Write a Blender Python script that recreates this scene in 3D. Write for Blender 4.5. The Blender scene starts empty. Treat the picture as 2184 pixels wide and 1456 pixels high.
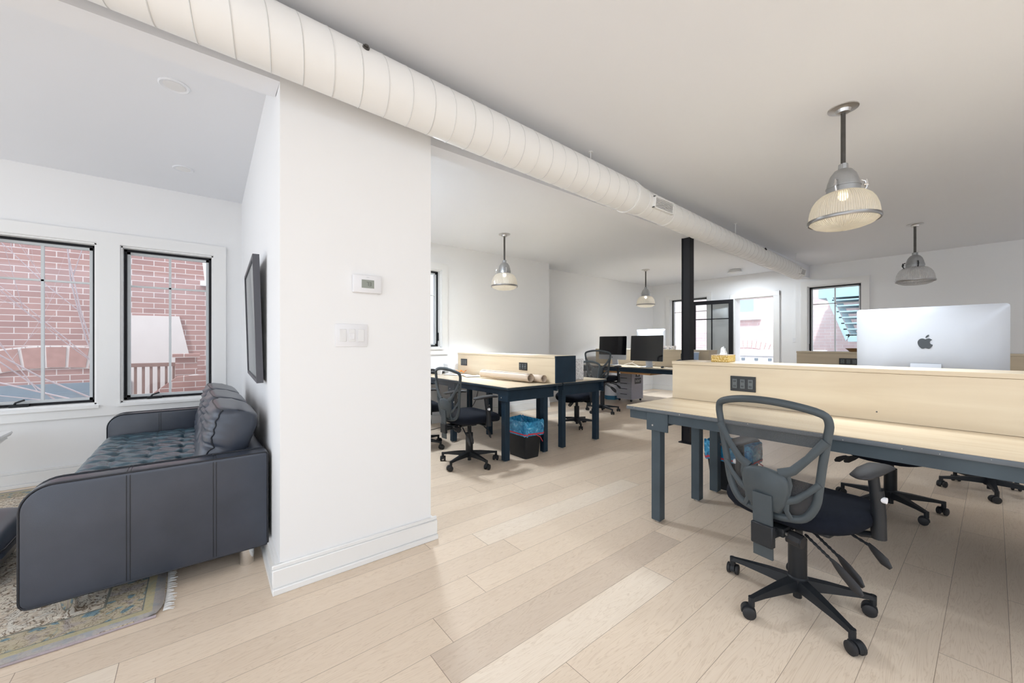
import bpy, bmesh, math, random
from mathutils import Vector, Matrix, Euler
random.seed(7)
PI = math.pi
SC = bpy.context.scene
COL = SC.collection

# ------------------------------------------------------------------ camera
cam_d = bpy.data.cameras.new('camera'); cam = bpy.data.objects.new('camera', cam_d); COL.objects.link(cam)
cam.location = (0, 0, 1.18)
cam.rotation_euler = (PI/2, 0, math.radians(50.98) - PI/2)
cam_d.sensor_width = 36.0
cam_d.lens = 833.0/2184.0*36.0
cam_d.shift_y = 4.0/2184.0
cam_d.clip_start = 0.02; cam_d.clip_end = 200
SC.camera = cam

# ------------------------------------------------------------------ world, sun, exposure
W = bpy.data.worlds.new('world'); SC.world = W; W.use_nodes = True
wn = W.node_tree; wn.nodes.clear()
wo = wn.nodes.new('ShaderNodeOutputWorld'); wb = wn.nodes.new('ShaderNodeBackground')
wb.inputs['Color'].default_value = (0.82, 0.90, 1.0, 1); wb.inputs['Strength'].default_value = 1.9
wn.links.new(wb.outputs[0], wo.inputs[0])
sun_d = bpy.data.lights.new('sun', 'SUN'); sun_d.energy = 2.3; sun_d.angle = math.radians(2); sun_d.color = (1, 0.975, 0.95)
sun = bpy.data.objects.new('sun', sun_d); COL.objects.link(sun)
sun.rotation_euler = Vector((0.78, 0.28, -0.95)).to_track_quat('-Z', 'Y').to_euler()
SC.view_settings.view_transform = 'Standard'; SC.view_settings.look = 'None'
SC.view_settings.exposure = 0.47; SC.view_settings.gamma = 1.0
SC.view_settings.use_curve_mapping = False

# ------------------------------------------------------------------ materials
MATS = {}
def nt(name):
    m = bpy.data.materials.new(name); m.use_nodes = True; MATS[name] = m
    t = m.node_tree; b = t.nodes['Principled BSDF']
    return m, t, b
def N(t, kind, **kw):
    n = t.nodes.new(kind)
    for k, v in kw.items(): setattr(n, k, v)
    return n
def L(t, a, b): t.links.new(a, b)
def math_n(t, op, a, b=None, c=None):
    n = N(t, 'ShaderNodeMath', operation=op)
    for i, v in enumerate((a, b, c)):
        if v is None: continue
        if isinstance(v, (int, float)): n.inputs[i].default_value = v
        else: L(t, v, n.inputs[i])
    return n.outputs[0]
def simple(name, col, rough=.5, metal=0.0, var=0.0, vscale=8.0, bump=0.0, bscale=200.0, spec=.5, coat=0.0):
    m, t, b = nt(name)
    b.inputs['Base Color'].default_value = (*col, 1); b.inputs['Roughness'].default_value = rough
    b.inputs['Metallic'].default_value = metal; b.inputs['Specular IOR Level'].default_value = spec
    b.inputs['Coat Weight'].default_value = coat
    tc = N(t, 'ShaderNodeTexCoord')
    if var > 0:
        ns = N(t, 'ShaderNodeTexNoise'); ns.inputs['Scale'].default_value = vscale; ns.inputs['Detail'].default_value = 4
        L(t, tc.outputs['Object'], ns.inputs['Vector'])
        mx = N(t, 'ShaderNodeMix', data_type='RGBA')
        mx.inputs['A'].default_value = (*[c*(1-var) for c in col], 1); mx.inputs['B'].default_value = (*[min(1, c*(1+var)) for c in col], 1)
        L(t, ns.outputs['Fac'], mx.inputs['Factor']); L(t, mx.outputs['Result'], b.inputs['Base Color'])
    if bump > 0:
        n2 = N(t, 'ShaderNodeTexNoise'); n2.inputs['Scale'].default_value = bscale; n2.inputs['Detail'].default_value = 3
        L(t, tc.outputs['Object'], n2.inputs['Vector'])
        bp = N(t, 'ShaderNodeBump'); bp.inputs['Strength'].default_value = bump; bp.inputs['Distance'].default_value = .002
        L(t, n2.outputs['Fac'], bp.inputs['Height']); L(t, bp.outputs[0], b.inputs['Normal'])
    return m
def ramp(t, fac, stops):
    r = N(t, 'ShaderNodeValToRGB'); e = r.color_ramp.elements
    while len(e) < len(stops): e.new(.5)
    for i, (p, c) in enumerate(stops): e[i].position = p; e[i].color = (*c, 1)
    L(t, fac, r.inputs[0]); return r.outputs[0]

simple('wall_paint', (.885, .885, .885), .6, var=.012, vscale=1.5, bump=.05, bscale=300)
simple('ceiling_paint', (.83, .845, .88), .7, var=.012, vscale=1.2)
simple('trim_paint', (.87, .865, .85), .35, var=.01)
simple('seam_shade', (.66, .66, .65), .5, var=.05)  # duct seams darkened: shadow under the lip is put into the colour
simple('duct_paint', (.88, .88, .87), .42, var=.015, vscale=3)
simple('black_frame', (.010, .010, .013), .45, var=.2, spec=.25)
simple('grey_sash', (.66, .69, .70), .4, var=.05)
simple('black_plastic', (.014, .016, .019), .45, var=.25, vscale=20, bump=.15, bscale=500, spec=.35)
simple('grey_plastic', (.045, .058, .066), .45, var=.12, vscale=12, bump=.2, bscale=500)
simple('seat_fabric', (.007, .009, .015), .9, var=.3, vscale=60, bump=.5, bscale=900, spec=.15)
simple('rubber', (.015, .015, .017), .6, var=.2)
simple('steel', (.62, .61, .60), .28, 1.0, var=.08, vscale=10)
simple('rim_steel', (.30, .29, .28), .32, 1.0, var=.1)
simple('chrome', (.8, .8, .8), .12, 1.0, var=.05)
simple('dark_steel', (.10, .095, .09), .35, .8, var=.3, vscale=14)
simple('cast_alu', (.42, .43, .44), .42, .85, var=.15, vscale=30, bump=.2, bscale=250)
simple('computer_silver', (.46, .48, .52), .45, .3, var=.02)
simple('screen_glass', (.004, .004, .006), .06, spec=.6, var=.1)
simple('logo_black', (.03, .035, .04), .25, var=.1)
simple('white_plastic', (.83, .83, .85), .35, var=.01)
simple('lcd', (.28, .30, .26), .3, var=.05)
simple('lcd_ink', (.05, .055, .05), .5, var=.05)
simple('black_outlet', (.018, .02, .022), .35, var=.2)
simple('outlet_face', (.11, .125, .13), .35, var=.2)
simple('white_enamel', (.8, .8, .8), .3, var=.01)
simple('kraft', (.60, .49, .39), .6, var=.08, vscale=8)
simple('paper', (.82, .83, .85), .6, var=.02)
simple('orange_stuff', (.75, .25, .06), .6, var=.3, vscale=60)
simple('grey_cabinet', (.42, .43, .47), .4, var=.04)
simple('grey_side', (.55, .54, .62), .4, var=.05)
simple('blue_paint', (.03, .16, .27), .5, var=.1)
simple('light_blue', (.35, .45, .62), .45, var=.06)
simple('dark_cloth', (.012, .04, .07), .9, var=.2)
simple('white_cable', (.8, .78, .74), .5, var=.03)
simple('black_cable', (.012, .012, .014), .5, var=.1)
simple('mat_board', (.70, .70, .69), .5, var=.04, vscale=4)
simple('picture_frame', (.075, .075, .088), .4, var=.1)
simple('wood_bowl', (.30, .17, .08), .4, var=.2)
simple('fringe', (.78, .77, .75), .9, var=.08, vscale=40)
simple('red_tie', (.6, .05, .08), .6, var=.1)
simple('binding', (.42, .36, .38), .9, var=.15, vscale=60, bump=.4, bscale=400)
simple('concrete', (.42, .41, .40), .8, var=.1)
simple('teal_metal', (.36, .52, .58), .5, var=.12, vscale=5)
simple('exterior_white', (.85, .86, .88), .5, var=.02)
simple('arch_brick', (.40, .235, .21), .85, var=.25, vscale=12)
simple('stucco', (.66, .60, .58), .85, var=.06, vscale=6)
simple('brown_rail', (.27, .17, .15), .6, var=.15)
simple('roof_grey', (.20, .25, .30), .7, var=.12)
simple('bark', (.50, .43, .46), .8, var=.15, vscale=30)
simple('bulb_socket', (.8, .8, .78), .4, var=.02)
simple('orange_wood', (.50, .26, .10), .5, var=.15, vscale=8)
simple('knee_white', (.85, .85, .86), .45, var=.01)

# painted dark wood of the desks with chipped pale spots along edges
def m_desk_paint(name, col, chip):
    m, t, b = nt(name)
    tc = N(t, 'ShaderNodeTexCoord')
    ns = N(t, 'ShaderNodeTexNoise'); ns.inputs['Scale'].default_value = 5; ns.inputs['Detail'].default_value = 5
    L(t, tc.outputs['Object'], ns.inputs['Vector'])
    c1 = ramp(t, ns.outputs['Fac'], [(.3, tuple(c*.85 for c in col)), (.7, tuple(c*1.15 for c in col))])
    n2 = N(t, 'ShaderNodeTexNoise'); n2.inputs['Scale'].default_value = 55; n2.inputs['Detail'].default_value = 3
    L(t, tc.outputs['Object'], n2.inputs['Vector'])
    msk = ramp(t, n2.outputs['Fac'], [(chip, (0, 0, 0)), (chip+.02, (1, 1, 1))])
    mx = N(t, 'ShaderNodeMix', data_type='RGBA'); mx.inputs['B'].default_value = (.6, .55, .48, 1)
    L(t, msk, mx.inputs['Factor']); L(t, c1, mx.inputs['A']); L(t, mx.outputs['Result'], b.inputs['Base Color'])
    b.inputs['Roughness'].default_value = .45; b.inputs['Specular IOR Level'].default_value = .22
m_desk_paint('desk_grey', (.065, .085, .10), .80)
m_desk_paint('desk_edge', (.13, .145, .16), .70)
m_desk_paint('desk_navy', (.016, .034, .055), .80)
m_desk_paint('desk_edge_navy', (.03, .045, .06), .72)

def m_wood_panel(name, a, bcol, rough=.32, axis=1):
    m, t, b = nt(name)
    tc = N(t, 'ShaderNodeTexCoord'); mp = N(t, 'ShaderNodeMapping')
    sc = [14, 14, 14]; sc[axis] = 1.3
    mp.inputs['Scale'].default_value = sc
    L(t, tc.outputs['Object'], mp.inputs[0])
    ns = N(t, 'ShaderNodeTexNoise'); ns.inputs['Scale'].default_value = 1.0; ns.inputs['Detail'].default_value = 6; ns.inputs['Distortion'].default_value = .6
    L(t, mp.outputs[0], ns.inputs['Vector'])
    c = ramp(t, ns.outputs['Fac'], [(.3, a), (.7, bcol)])
    L(t, c, b.inputs['Base Color']); b.inputs['Roughness'].default_value = rough
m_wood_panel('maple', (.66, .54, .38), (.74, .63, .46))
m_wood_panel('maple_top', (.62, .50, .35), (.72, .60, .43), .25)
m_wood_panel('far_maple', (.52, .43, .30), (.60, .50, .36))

# oak plank floor: courses along X, 0.173 m wide, joints staggered at random, each board its own tone
def m_floor():
    m, t, b = nt('oak_floor')
    tc = N(t, 'ShaderNodeTexCoord'); sp = N(t, 'ShaderNodeSeparateXYZ'); L(t, tc.outputs['Object'], sp.inputs[0])
    x, y = sp.outputs[0], sp.outputs[1]
    wv = .173; off = 1.69 - .173*30
    ry = math_n(t, 'DIVIDE', math_n(t, 'SUBTRACT', y, off), wv)
    row = math_n(t, 'FLOOR', ry); fy = math_n(t, 'FRACT', ry)
    w1 = N(t, 'ShaderNodeTexWhiteNoise', noise_dimensions='1D'); L(t, math_n(t, 'ADD', row, 13.37), w1.inputs['W'])
    ln = 1.55
    rx = math_n(t, 'ADD', math_n(t, 'DIVIDE', x, ln), math_n(t, 'MULTIPLY', w1.outputs['Value'], 7.3))
    bi = math_n(t, 'FLOOR', rx); fx = math_n(t, 'FRACT', rx)
    cv = N(t, 'ShaderNodeCombineXYZ'); L(t, row, cv.inputs[0]); L(t, bi, cv.inputs[1])
    w2 = N(t, 'ShaderNodeTexWhiteNoise', noise_dimensions='2D'); L(t, cv.outputs[0], w2.inputs['Vector'])
    tone = ramp(t, w2.outputs['Value'], [(0, (.62, .51, .41)), (.05, (.77, .635, .50)), (.5, (.82, .68, .535)), (.92, (.84, .70, .555)), (1, (.88, .77, .64))])
    # grain
    cg = N(t, 'ShaderNodeCombineXYZ')
    L(t, math_n(t, 'ADD', math_n(t, 'MULTIPLY', x, 1.6), math_n(t, 'MULTIPLY', w2.outputs['Value'], 37.0)), cg.inputs[0])
    L(t, math_n(t, 'MULTIPLY', y, 16.0), cg.inputs[1]); L(t, row, cg.inputs[2])
    ns = N(t, 'ShaderNodeTexNoise'); ns.inputs['Scale'].default_value = 1.0; ns.inputs['Detail'].default_value = 5; ns.inputs['Distortion'].default_value = 1.6
    L(t, cg.outputs[0], ns.inputs['Vector'])
    rings = math_n(t, 'FRACT', math_n(t, 'MULTIPLY', ns.outputs['Fac'], 13.0))
    rr = ramp(t, rings, [(0, (.80, .76, .72)), (.14, (.96, .95, .94)), (.75, (1, 1, 1)), (1, (.90, .87, .84))])
    mg = N(t, 'ShaderNodeMix', data_type='RGBA', blend_type='MULTIPLY'); mg.inputs['Factor'].default_value = .85
    L(t, tone, mg.inputs['A']); L(t, rr, mg.inputs['B'])
    # joints
    ey = math_n(t, 'MINIMUM', fy, math_n(t, 'SUBTRACT', 1.0, fy)); ex = math_n(t, 'MINIMUM', fx, math_n(t, 'SUBTRACT', 1.0, fx))
    jy = math_n(t, 'LESS_THAN', math_n(t, 'MULTIPLY', ey, wv), .0009); jx = math_n(t, 'LESS_THAN', math_n(t, 'MULTIPLY', ex, ln), .0012)
    j = math_n(t, 'MAXIMUM', jy, jx)
    mj = N(t, 'ShaderNodeMix', data_type='RGBA'); L(t, math_n(t, 'MULTIPLY', j, .8), mj.inputs['Factor'])
    L(t, mg.outputs['Result'], mj.inputs['A']); mj.inputs['B'].default_value = (.24, .17, .12, 1)
    L(t, mj.outputs['Result'], b.inputs['Base Color'])
    b.inputs['Roughness'].default_value = .42; b.inputs['Specular IOR Level'].default_value = .35
    bp = N(t, 'ShaderNodeBump'); bp.inputs['Strength'].default_value = .15; bp.inputs['Distance'].default_value = .001
    L(t, ns.outputs['Fac'], bp.inputs['Height']); L(t, bp.outputs[0], b.inputs['Normal'])
m_floor()

def m_brick(name, c1, c2, mortar, axes=(0, 2)):
    m, t, b = nt(name)
    tc = N(t, 'ShaderNodeTexCoord'); sp = N(t, 'ShaderNodeSeparateXYZ'); L(t, tc.outputs['Object'], sp.inputs[0])
    cb = N(t, 'ShaderNodeCombineXYZ'); L(t, sp.outputs[axes[0]], cb.inputs[0]); L(t, sp.outputs[axes[1]], cb.inputs[1])
    br = N(t, 'ShaderNodeTexBrick'); L(t, cb.outputs[0], br.inputs['Vector'])
    br.inputs['Scale'].default_value = 1.0; br.inputs['Brick Width'].default_value = .25; br.inputs['Row Height'].default_value = .082
    br.inputs['Mortar Size'].default_value = .006; br.inputs['Mortar Smooth'].default_value = .2; br.inputs['Bias'].default_value = -.2
    br.inputs['Color1'].default_value = (*c1, 1); br.inputs['Color2'].default_value = (*c2, 1); br.inputs['Mortar'].default_value = (*mortar, 1)
    ns = N(t, 'ShaderNodeTexNoise'); ns.inputs['Scale'].default_value = 3; L(t, tc.outputs['Object'], ns.inputs['Vector'])
    mx = N(t, 'ShaderNodeMix', data_type='RGBA', blend_type='MULTIPLY'); mx.inputs['Factor'].default_value = .5
    L(t, br.outputs['Color'], mx.inputs['A']); L(t, ramp(t, ns.outputs['Fac'], [(.3, (.75, .75, .78)), (.7, (1, 1, 1))]), mx.inputs['B'])
    L(t, mx.outputs['Result'], b.inputs['Base Color']); b.inputs['Roughness'].default_value = .85
    bp = N(t, 'ShaderNodeBump'); bp.inputs['Strength'].default_value = .5; bp.inputs['Distance'].default_value = .006; bp.invert = True
    L(t, br.outputs['Fac'], bp.inputs['Height']); L(t, bp.outputs[0], b.inputs['Normal'])
m_brick('red_brick', (.42, .25, .225), (.35, .205, .19), (.64, .55, .53))
m_brick('pale_brick', (.74, .58, .56), (.68, .50, .50), (.80, .72, .72), (1, 2))

def m_leather(name='leather', ca=(.034, .042, .060), cb=(.048, .057, .080), ro=.30):
    m, t, b = nt(name)
    tc = N(t, 'ShaderNodeTexCoord')
    ns = N(t, 'ShaderNodeTexNoise'); ns.inputs['Scale'].default_value = 6; ns.inputs['Detail'].default_value = 4
    L(t, tc.outputs['Object'], ns.inputs['Vector'])
    L(t, ramp(t, ns.outputs['Fac'], [(.3, ca), (.7, cb)]), b.inputs['Base Color'])
    b.inputs['Roughness'].default_value = ro; b.inputs['Specular IOR Level'].default_value = .6
    v = N(t, 'ShaderNodeTexVoronoi'); v.inputs['Scale'].default_value = 420; L(t, tc.outputs['Object'], v.inputs['Vector'])
    bp = N(t, 'ShaderNodeBump'); bp.inputs['Strength'].default_value = .12; bp.inputs['Distance'].default_value = .001
    L(t, v.outputs['Distance'], bp.inputs['Height']); L(t, bp.outputs[0], b.inputs['Normal'])
m_leather()
m_leather('leather_seat_sheen', (.034, .074, .100), (.052, .105, .138), .24)  # seat leather made bluer: the blue sheen is partly put into the colour
simple('leather_dark', (.012, .014, .02), .45, var=.1)

def m_glass(name, tint=(1, 1, 1), refl=.5):
    m, t, b = nt(name); t.nodes.remove(b); out = t.nodes['Material Output']
    tr = N(t, 'ShaderNodeBsdfTransparent'); tr.inputs[0].default_value = (*tint, 1)
    gl = N(t, 'ShaderNodeBsdfGlossy'); gl.inputs['Roughness'].default_value = .02
    fr = N(t, 'ShaderNodeFresnel'); fr.inputs['IOR'].default_value = 1.45
    mx = N(t, 'ShaderNodeMixShader'); L(t, math_n(t, 'MULTIPLY', fr.outputs[0], refl), mx.inputs[0])
    L(t, tr.outputs[0], mx.inputs[1]); L(t, gl.outputs[0], mx.inputs[2]); L(t, mx.outputs[0], out.inputs[0])
m_glass('window_glass', (.96, .975, .98), .8)

def m_mesh(name, col, hole):
    # woven mesh cloth: fine grid of threads with holes
    m, t, b = nt(name); out = t.nodes['Material Output']
    b.inputs['Base Color'].default_value = (*col, 1); b.inputs['Roughness'].default_value = .7
    tc = N(t, 'ShaderNodeTexCoord'); sp = N(t, 'ShaderNodeSeparateXYZ'); L(t, tc.outputs['Object'], sp.inputs[0])
    wv = math_n(t, 'MULTIPLY', math_n(t, 'SINE', math_n(t, 'MULTIPLY', sp.outputs[1], 1400.0)), math_n(t, 'SINE', math_n(t, 'MULTIPLY', sp.outputs[2], 1400.0)))
    fac = math_n(t, 'MULTIPLY_ADD', wv, .12, hole)
    tr = N(t, 'ShaderNodeBsdfTransparent'); mx = N(t, 'ShaderNodeMixShader')
    L(t, fac, mx.inputs[0]); L(t, b.outputs[0], mx.inputs[1]); L(t, tr.outputs[0], mx.inputs[2]); L(t, mx.outputs[0], out.inputs[0])
m_mesh('chair_mesh', (.10, .095, .09), .60)

def m_shade(name, col, op):
    # ribbed prismatic glass
    m, t, b = nt(name); out = t.nodes['Material Output']; t.nodes.remove(b)
    tc = N(t, 'ShaderNodeTexCoord'); sp = N(t, 'ShaderNodeSeparateXYZ'); L(t, tc.outputs['Object'], sp.inputs[0])
    ang = math_n(t, 'ARCTAN2', sp.outputs[1], sp.outputs[0])
    rib = math_n(t, 'SINE', math_n(t, 'MULTIPLY', ang, 90.0))
    bp = N(t, 'ShaderNodeBump'); bp.inputs['Strength'].default_value = .6; bp.inputs['Distance'].default_value = .003
    L(t, rib, bp.inputs['Height'])
    tl = N(t, 'ShaderNodeBsdfTranslucent'); tl.inputs[0].default_value = (*col, 1)
    df = N(t, 'ShaderNodeBsdfDiffuse'); df.inputs[0].default_value = (*col, 1)
    gl = N(t, 'ShaderNodeBsdfGlossy'); gl.inputs['Roughness'].default_value = .12
    tr = N(t, 'ShaderNodeBsdfTransparent'); tr.inputs[0].default_value = (*[min(1, c*1.05) for c in col], 1)
    for n in (tl, df, gl): L(t, bp.outputs[0], n.inputs['Normal'])
    a = N(t, 'ShaderNodeMixShader'); a.inputs[0].default_value = .5; L(t, tl.outputs[0], a.inputs[1]); L(t, df.outputs[0], a.inputs[2])
    c = N(t, 'ShaderNodeMixShader'); L(t, math_n(t, 'MULTIPLY_ADD', rib, .18, op), c.inputs[0]); L(t, tr.outputs[0], c.inputs[1]); L(t, a.outputs[0], c.inputs[2])
    d = N(t, 'ShaderNodeMixShader'); d.inputs[0].default_value = .12; L(t, c.outputs[0], d.inputs[1]); L(t, gl.outputs[0], d.inputs[2])
    L(t, d.outputs[0], out.inputs[0])
m_shade('shade_glass', (.92, .88, .80), .86)
m_shade('shade_glass_clear', (.86, .86, .86), .38)
def m_emit(name, col, s):
    m, t, b = nt(name); b.inputs['Base Color'].default_value = (*col, 1)
    b.inputs['Emission Color'].default_value = (*col, 1); b.inputs['Emission Strength'].default_value = s
m_emit('lamp_warm', (1, .80, .45), 9)
m_emit('lamp_white', (1, .95, .88), 9)
m_emit('green_led', (.5, 1, .8), 1.5)

def m_liner():
    m, t, b = nt('blue_liner'); out = t.nodes['Material Output']
    tc = N(t, 'ShaderNodeTexCoord'); ns = N(t, 'ShaderNodeTexNoise'); ns.inputs['Scale'].default_value = 14; ns.inputs['Distortion'].default_value = 2; L(t, tc.outputs['Object'], ns.inputs['Vector'])
    L(t, ramp(t, ns.outputs['Fac'], [(.3, (.01, .12, .30)), (.6, (.05, .36, .62)), (.75, (.35, .65, .85))]), b.inputs['Base Color'])
    b.inputs['Roughness'].default_value = .2
    bp = N(t, 'ShaderNodeBump'); bp.inputs['Strength'].default_value = .8; bp.inputs['Distance'].default_value = .01
    L(t, ns.outputs['Fac'], bp.inputs['Height']); L(t, bp.outputs[0], b.inputs['Normal'])
m_liner()

def m_checker_pattern(name, a, bcol, scale, rough=.5, kind='gold'):
    m, t, b = nt(name)
    tc = N(t, 'ShaderNodeTexCoord'); v = N(t, 'ShaderNodeTexVoronoi'); v.inputs['Scale'].default_value = scale
    L(t, tc.outputs['Object'], v.inputs['Vector'])
    L(t, ramp(t, v.outputs['Distance'], [(.25, a), (.45, bcol)]), b.inputs['Base Color']); b.inputs['Roughness'].default_value = rough
m_checker_pattern('gold_pattern', (.85, .72, .40), (.52, .33, .07), 110)
m_checker_pattern('scribble_print', (.05, .04, .06), (.85, .82, .84), 60)
m_checker_pattern('newsprint', (.25, .24, .26), (.86, .86, .87), 130)

def m_rug():
    m, t, b = nt('rug_wool')
    tc = N(t, 'ShaderNodeTexCoord'); sp = N(t, 'ShaderNodeSeparateXYZ'); L(t, tc.outputs['Object'], sp.inputs[0])
    x, y = sp.outputs[0], sp.outputs[1]
    # distance from the edges: rug spans x -2.6..0, y 0..2.6 locally
    d = math_n(t, 'MINIMUM', math_n(t, 'MULTIPLY', x, -1.0), math_n(t, 'MINIMUM', y, math_n(t, 'SUBTRACT', 2.6, y)))
    def vor(s, feat='F1'):
        v = N(t, 'ShaderNodeTexVoronoi', feature=feat); v.inputs['Scale'].default_value = s; v.inputs['Randomness'].default_value = .75
        L(t, wv_.outputs[0], v.inputs['Vector']); return v
    nw = N(t, 'ShaderNodeTexNoise'); nw.inputs['Scale'].default_value = 7; nw.inputs['Detail'].default_value = 3; L(t, tc.outputs['Object'], nw.inputs['Vector'])
    wv_ = N(t, 'ShaderNodeVectorMath', operation='MULTIPLY_ADD'); L(t, nw.outputs['Color'], wv_.inputs[0]); wv_.inputs[1].default_value = (.22, .22, 0); L(t, tc.outputs['Object'], wv_.inputs[2])
    ns = N(t, 'ShaderNodeTexNoise'); ns.inputs['Scale'].default_value = 9; ns.inputs['Detail'].default_value = 4; L(t, tc.outputs['Object'], ns.inputs['Vector'])
    n3 = N(t, 'ShaderNodeTexNoise'); n3.inputs['Scale'].default_value = 34; n3.inputs['Detail'].default_value = 4; n3.inputs['Distortion'].default_value = 1.5; L(t, tc.outputs['Object'], n3.inputs['Vector'])
    v1 = vor(16); v2 = vor(42)
    field = ramp(t, math_n(t, 'ADD', v1.outputs['Distance'], math_n(t, 'MULTIPLY', ns.outputs['Fac'], .25)),
                 [(.12, (.34, .26, .16)), (.20, (.74, .66, .53)), (.5, (.80, .72, .60)), (.62, (.68, .56, .43)), (.8, (.80, .74, .64))])
    n5 = N(t, 'ShaderNodeTexNoise'); n5.inputs['Scale'].default_value = 17; n5.inputs['Detail'].default_value = 3; n5.inputs['Distortion'].default_value = 2.5; L(t, tc.outputs['Object'], n5.inputs['Vector'])
    scr = math_n(t, 'MINIMUM', math_n(t, 'MULTIPLY', math_n(t, 'ABSOLUTE', math_n(t, 'SUBTRACT', n5.outputs['Fac'], .5)), 9.0), math_n(t, 'MULTIPLY', math_n(t, 'SUBTRACT', n3.outputs['Fac'], .30), 4.5))
    spots = ramp(t, scr, [(.08, (.20, .14, .09)), (.34, (1, 1, 1))])
    f2 = N(t, 'ShaderNodeMix', data_type='RGBA', blend_type='MULTIPLY'); f2.inputs['Factor'].default_value = .95
    L(t, field, f2.inputs['A']); L(t, spots, f2.inputs['B'])
    bord = ramp(t, v1.outputs['Distance'], [(.0, (.15, .27, .33)), (.24, (.24, .34, .38)), (.34, (.54, .47, .32)), (.6, (.56, .48, .36)), (.75, (.46, .40, .36))])
    b2 = N(t, 'ShaderNodeMix', data_type='RGBA', blend_type='MULTIPLY'); b2.inputs['Factor'].default_value = .6
    L(t, bord, b2.inputs['A']); L(t, spots, b2.inputs['B'])
    # bands by distance
    inb = math_n(t, 'LESS_THAN', d, .20)
    m1 = N(t, 'ShaderNodeMix', data_type='RGBA'); L(t, inb, m1.inputs['Factor']); L(t, f2.outputs['Result'], m1.inputs['A']); L(t, b2.outputs['Result'], m1.inputs['B'])
    def line(prev, lo, hi, col):
        k = math_n(t, 'MULTIPLY', math_n(t, 'GREATER_THAN', d, lo), math_n(t, 'LESS_THAN', d, hi))
        mm = N(t, 'ShaderNodeMix', data_type='RGBA'); L(t, math_n(t, 'MULTIPLY', k, .8), mm.inputs['Factor']); L(t, prev, mm.inputs['A']); mm.inputs['B'].default_value = (*col, 1)
        return mm.outputs['Result']
    c = line(m1.outputs['Result'], .195, .205, (.16, .17, .14)); c = line(c, .035, .065, (.52, .46, .28)); c = line(c, .065, .07, (.15, .18, .18)); c = line(c, 0, .035, (.40, .38, .38))
    L(t, c, b.inputs['Base Color']); b.inputs['Roughness'].default_value = .95
    n4 = N(t, 'ShaderNodeTexNoise'); n4.inputs['Scale'].default_value = 500; L(t, tc.outputs['Object'], n4.inputs['Vector'])
    bp = N(t, 'ShaderNodeBump'); bp.inputs['Strength'].default_value = .6; bp.inputs['Distance'].default_value = .002
    L(t, n4.outputs['Fac'], bp.inputs['Height']); L(t, bp.outputs[0], b.inputs['Normal'])
m_rug()

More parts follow.
